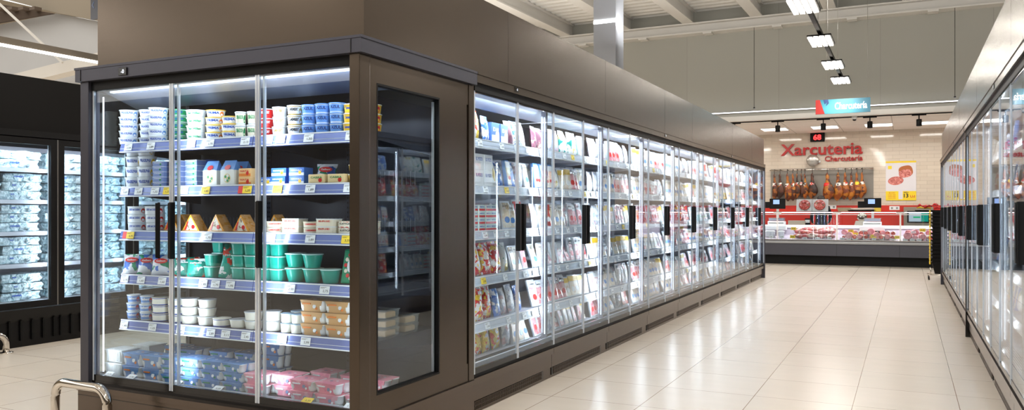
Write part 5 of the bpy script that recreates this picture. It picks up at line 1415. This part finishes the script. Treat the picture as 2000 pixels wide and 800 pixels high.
# shrink-wrapped platters shown on the glass top
for i, px in enumerate((1571.5, 1601)):
    X = cx_(px, .25); Z = zg + .005
    root = thing('meat_platter', ['wrapped platter of marbled red sliced meat on the glass top', 'wrapped platter of bright red sliced meat on the glass top'][i], 'meat platter', (X, CY + .25, Z), 0, 'wrapped platters')
    Ml = T(0, 0, 0, 0, R(-16)); o = MB(); o.cbox(-.19, -.015, 0, .19, .015, .30, .012, TUBW, Ml); o.build('tray', root)
    o = MB(); o.lathe([(.13, 0), (.12, .012), (0, .02)], SALAMI if i == 0 else M_SALM, 20, M=T(0, 0, .15, 0, R(90 - 16)) @ T(0, 0, .015)); o.build('sliced_meat', root)
    o = MB()
    for k in range(10): a = k * 2 * PI / 10; o.lathe([(.035, 0), (.02, .02)], SLICE if k % 2 else M_RAW, 10, M=T(math.cos(a) * .085, -.02 + .0, .15 + math.sin(a) * .085, 0, R(74)))
    o.build('meat_rosette', root)
    MB().cbox(-.192, -.045, -.0, .192, -.018, .302, .012, FILM, Ml).build('film_cover', root)
# long tray with sausages
X = cx_(1683, .3); root = thing('sausage_tray', 'dark tray of pale sausages on the glass top', 'tray', (X, CY + .3, zg + .005))
MB().frus(.55, .16, .62, .2, 0, .03, M_BLACK).build('tray', root)
for k in range(3): MB().tube([(-.42 + .02 * k, -.05 + .05 * k, .06), (-.1, -.05 + .05 * k, .05), (.2, -.05 + .05 * k, .055), (.4, -.05 + .05 * k, .06)], [.02, .03, .03, .015], pm('pale_sausage', (222, 206, 196), .4), 8).build('sausage', root)
r_ = MB().frus(.24, .14, .30, .2, 0, .09, pm('straw_basket', (200, 180, 150), .7, 0, .2, 60, .4)); tag(r_.build('straw_basket', None, (cx_(1644, .3) + .05, CY + .3, zg + .005)), 'small straw-coloured tray on the glass top beside the sausages', 'tray')
X = cx_(1813, .3); root = thing('cured_meat_pile', 'dark tray heaped with red dried sausages on the glass top', 'sausage tray', (X, CY + .3, zg + .005))
MB().frus(.5, .2, .56, .24, 0, .03, M_BLACK).build('tray', root)
rnd = random.Random(3)
for k in range(14):
    a = rnd.uniform(0, 3.1); cx0, cy0, cz0 = rnd.uniform(-.2, .2), rnd.uniform(-.05, .05), .05 + .10 * rnd.random()
    MB().tube([(cx0 - .08 * math.cos(a), cy0 - .05 * math.sin(a), cz0), (cx0, cy0, cz0 + .025), (cx0 + .08 * math.cos(a), cy0 + .05 * math.sin(a), cz0)], [.012, .022, .012], REDP if k % 3 else (YEL if k % 2 else pm('dried_red', (170, 40, 40), .4)), 7).build('sausage', root)
# yellow card
o = MB().box(-.07, 0, 0, .07, .004, .09, M_TAGY, T(0, 0, 0, 0, R(-20))); tag(o.build('yellow_card', None, (cx_(1714, .2), CY + .2, zg + .005)), 'yellow card propped on the glass top beside the sausage tray', 'card')
# slicing and labelling machine with touch screen
X = cx_(1795, 1.6); root = thing('touchscreen_machine', 'steel machine with touch screen behind the last glass bay', 'machine', (X, CY + 2.75, .88))
MB().cbox(-.34, -.25, 0, .34, .2, .50, .02, pm('warm_steel', (150, 140, 126), .35, .6)).build('body', root)
MB().cbox(-.26, -.275, .10, .26, -.25, .40, .008, M_BLKG).build('screen_bezel', root)
o = MB(); o.box(-.22, -.279, .13, .06, -.275, .37, emis('pale_screen', (190, 205, 215), .8)); o.box(.06, -.279, .13, .22, -.275, .37, emis('teal_screen', (30, 150, 130), .9)); o.box(-.12, -.281, .22, .04, -.279, .26, emis('green_button', (40, 170, 110), 1.0)); o.build('screen', root)
# little weighing slicer and worktop bits
X = on_y(1682, WY - .5); root = thing('meat_slicer', 'pale meat slicer on the rear worktop behind the second scale', 'slicer', (X, WY - .45, .88))
MB().frus(.34, .3, .26, .24, 0, .14, pm('pale_beige_enamel', (214, 206, 194), .35)).build('slicer_base', root)
MB().lathe([(.12, 0), (.12, .02), (.02, .03)], M_CHROME, 24, M=T(.02, -.06, .24, 0, R(90))).build('blade_disc', root); MB().box(-.02, -.05, .1, .02, 0, .22, M_STEEL).build('blade_arm', root)
X = on_y(1556, WY - .5); r_ = MB().cbox(-.22, -.12, 0, .22, .12, .14, .01, pm('beige_box', (200, 186, 170), .6)); tag(r_.build('beige_container', None, (X, WY - .42, .881)), 'beige container on the rear worktop between scale and assistant', 'container')
root = thing('cash_roll_holder', 'small black wrapping dispenser beside the assistant', 'dispenser', (on_y(1577, WY - .5), WY - .42, .88)); MB().cbox(-.07, -.08, 0, .07, .08, .20, .02, M_BLKG).build('housing', root); MB().lathe([(.05, -.06), (.05, .06)], M_WHITE, 14, M=T(0, -.05, .12, 0, 0, R(90))).build('roll', root)

# shop assistant in black behind the counter
def person():
    J = {'pel': (0, 0, .92), 'wai': (0, .01, 1.06), 'che': (0, -.0, 1.26), 'neck': (0, .02, 1.40), 'hb': (0, .03, 1.47), 'head': (0, .035, 1.56), 'top': (0, .03, 1.60),
         'shl': (-.17, .0, 1.36), 'shr': (.17, 0, 1.36), 'ell': (-.23, .03, 1.10), 'elr': (.23, .03, 1.10), 'wrl': (-.19, .24, .98), 'wrr': (.19, .24, .98),
         'hil': (-.09, 0, .88), 'hir': (.09, 0, .88), 'knl': (-.10, .01, .48), 'knr': (.10, .01, .48), 'anl': (-.10, -.02, .09), 'anr': (.10, -.02, .09), 'tol': (-.11, .13, .05), 'tor': (.11, .13, .05)}
    Rr = {'pel': .15, 'wai': .135, 'che': .15, 'neck': .055, 'hb': .075, 'head': .092, 'top': .075, 'shl': .07, 'shr': .07, 'ell': .045, 'elr': .045, 'wrl': .03, 'wrr': .03, 'hil': .09, 'hir': .09, 'knl': .06, 'knr': .06, 'anl': .045, 'anr': .045, 'tol': .035, 'tor': .035}
    E_ = [('pel', 'wai'), ('wai', 'che'), ('che', 'neck'), ('neck', 'hb'), ('hb', 'head'), ('head', 'top'), ('che', 'shl'), ('che', 'shr'), ('shl', 'ell'), ('shr', 'elr'), ('ell', 'wrl'), ('elr', 'wrr'), ('pel', 'hil'), ('pel', 'hir'), ('hil', 'knl'), ('hir', 'knr'), ('knl', 'anl'), ('knr', 'anr'), ('anl', 'tol'), ('anr', 'tor')]
    names = list(J)
    # hands: palm and five separate curled fingers each
    for s, sd in ((-1, 'l'), (1, 'r')):
        wx, wy, wz = J['wr' + sd]
        J['pa' + sd] = (wx - s * .01, wy + .06, wz - .01); Rr['pa' + sd] = .024; E_.append(('wr' + sd, 'pa' + sd))
        for q in range(4):
            a, b_ = 'f%s%da' % (sd, q), 'f%s%db' % (sd, q)
            xo_ = (q - 1.5) * .02
            J[a] = (wx - s * .01 + xo_, wy + .10, wz - .012); J[b_] = (wx - s * .01 + xo_ * 1.1, wy + .13 + .006 * (q in (1, 2)), wz - .035)
            Rr[a] = .009; Rr[b_] = .008; E_ += [('pa' + sd, a), (a, b_)]
        J['th' + sd] = (wx - s * .045, wy + .07, wz - .02); Rr['th' + sd] = .01; E_.append(('pa' + sd, 'th' + sd))
    names = list(J)
    me = bpy.data.meshes.new('person'); me.from_pydata([J[n_] for n_ in names], [(names.index(a), names.index(b_)) for a, b_ in E_], [])
    o = bpy.data.objects.new('person', me); COL.objects.link(o)
    md = o.modifiers.new('skin', 'SKIN'); sk = me.skin_vertices[0].data
    for i, n_ in enumerate(names): sk[i].radius = (Rr[n_], Rr[n_] * (.72 if n_ in ('pel', 'wai', 'che') else 1)); sk[i].use_root = (n_ == 'pel')
    o.modifiers.new('sub', 'SUBSURF').levels = 2; o.modifiers['sub'].render_levels = 2
    # clothing as a zoned procedural material: skin at hands and head, black cloth elsewhere
    m, nt, N, L = nt_of('black_uniform_and_skin'); b = N['Principled BSDF']; b.inputs['Roughness'].default_value = .8
    tc = N.new('ShaderNodeTexCoord'); sp = N.new('ShaderNodeSeparateXYZ'); L.new(tc.outputs['Object'], sp.inputs[0])
    g1 = N.new('ShaderNodeMath'); g1.operation = 'GREATER_THAN'; g1.inputs[1].default_value = 1.43; L.new(sp.outputs[2], g1.inputs[0])
    g2 = N.new('ShaderNodeMath'); g2.operation = 'GREATER_THAN'; g2.inputs[1].default_value = .22; L.new(sp.outputs[1], g2.inputs[0])
    mxm = N.new('ShaderNodeMath'); mxm.operation = 'MAXIMUM'; L.new(g1.outputs[0], mxm.inputs[0]); L.new(g2.outputs[0], mxm.inputs[1])
    mc = N.new('ShaderNodeMix'); mc.data_type = 'RGBA'; mc.inputs['A'].default_value = lin((20, 22, 30)); mc.inputs['B'].default_value = lin((204, 156, 130)); L.new(mxm.outputs[0], mc.inputs['Factor']); L.new(mc.outputs['Result'], b.inputs['Base Color'])
    me.materials.append(m)
    hr = MB(); M_HAIR = pm('dark_hair', (26, 20, 18), .5, 0, .2, 60, .4, 120)
    hr.lathe([(.0, -.09), (.05, -.085), (.085, -.05), (.100, 0), (.098, .04), (.08, .08), (.045, .105), (0, .112)], M_HAIR, 20, 1, 1.05, M=T(0, .012, 1.565)); hr.build('hair', o)
    # face on the far side (towards the worktop)
    fc = MB(); fs_ = pm('face_skin', (204, 156, 130), .6)
    fc.lathe([(0, -.02), (.014, -.01), (.012, .01), (.004, .03)], fs_, 10, M=T(0, .135, 1.535)); fc.build('nose', o)
    for s in (-1, 1):
        MB().lathe([(0, -.011), (.011, 0), (0, .011)], M_WHITE, 10, M=T(s * .034, .122, 1.565)).build('eye', o)
        MB().lathe([(.0, -.03), (.018, -.01), (.02, .015), (0, .03)], fs_, 10, .5, 1, M=T(s * .098, .03, 1.54)).build('ear', o)
    MB().cbox(-.024, .118, 1.495, .024, .128, 1.505, .003, pm('lips', (170, 90, 84), .5)).build('mouth', o)
    # blue stripes down the back
    for xx in (-.06, .07):
        MB().tube([(xx, -.06, 1.38), (xx, -.125, 1.26), (xx, -.118, 1.08), (xx, -.128, .92)], .006, pm('blue_stripe', (60, 96, 190), .6), 6).build('back_stripe', o, label='blue stripe')
    return o
pr_ = person(); pr_.location = (on_y(1604, 22.0), 21.95, 0); pr_.rotation_euler = (0, 0, R(8)); tag(pr_, 'person in black seen from behind, standing at the rear worktop behind the platters', 'person')

# ------------------------------------------------------------------ stacked shopping baskets on a wheeled dolly
bxx, byy = .65, 16.95
dl = thing('basket_dolly', 'chrome wheeled dolly under the basket stack', 'dolly', (bxx, byy, 0))
o = MB(); 
for q in ((-.29, -.17, .29, -.17), (-.29, .17, .29, .17), (-.29, -.17, -.29, .17), (.29, -.17, .29, .17)): o.tube([(q[0], q[1], .10), (q[2], q[3], .10)], .009, M_CHROME, 8)
for sx in (-1, 1):
    for sy in (-1, 1): o.tube([(sx * .24, sy * .17, .10), (sx * .24, sy * .17, .22)], .007, M_CHROME, 6)
o.build('dolly_frame', dl)
for sx in (-1, 1):
    for sy in (-1, 1): MB().lathe([(.036, -.012), (.036, .012)], M_BLACK, 16, M=T(sx * .27, sy * .15, .036, 0, 0, R(90))).box(sx * .27 - .006, sy * .15 - .006, .05, sx * .27 + .006, sy * .15 + .006, .10, M_CHROME).build('caster_wheel', dl)
o = MB(); n_h = .22
o.frus(.34, .22, .44, .30, 0, n_h, M_BLACK, top=False); o.frus(.33, .21, .43, .29, .004, n_h - .002, M_BLACK, top=False)
o.box(-.235, -.16, n_h - .02, .235, -.145, n_h, M_BLACK); o.box(-.235, .145, n_h - .02, .235, .16, n_h, M_BLACK); o.box(-.235, -.16, n_h - .02, -.215, .16, n_h, M_BLACK); o.box(.215, -.16, n_h - .02, .235, .16, n_h, M_BLACK)
br = o.build('shopping_basket')
o = MB(); o.cbox(-.262, -.10, n_h - .045, -.24, .10, n_h + .012, .008, M_TAGY); o.build('handle', br, label='yellow handle')
o = MB(); o.cbox(.24, -.10, n_h - .03, .262, .10, n_h + .012, .008, M_TAGY); o.build('handle', br, label='yellow handle')
KB = Kind(br, .5, .2)
for k in range(15):
    KB.place((bxx, byy, .112 + k * .068), (0, 0, 0), 'black shopping basket with yellow handles, %s from the bottom of the stack' % ORD[k], 'stacked shopping baskets', 'basket')
# scale drawings unused kinds are never left in the scene
for kk in list(K.values()) + list(H.values()) + IB + list(KM.values()):
    if not kk.used:
        for ch in list(kk.root.children): bpy.data.objects.remove(ch)
        bpy.data.objects.remove(kk.root)
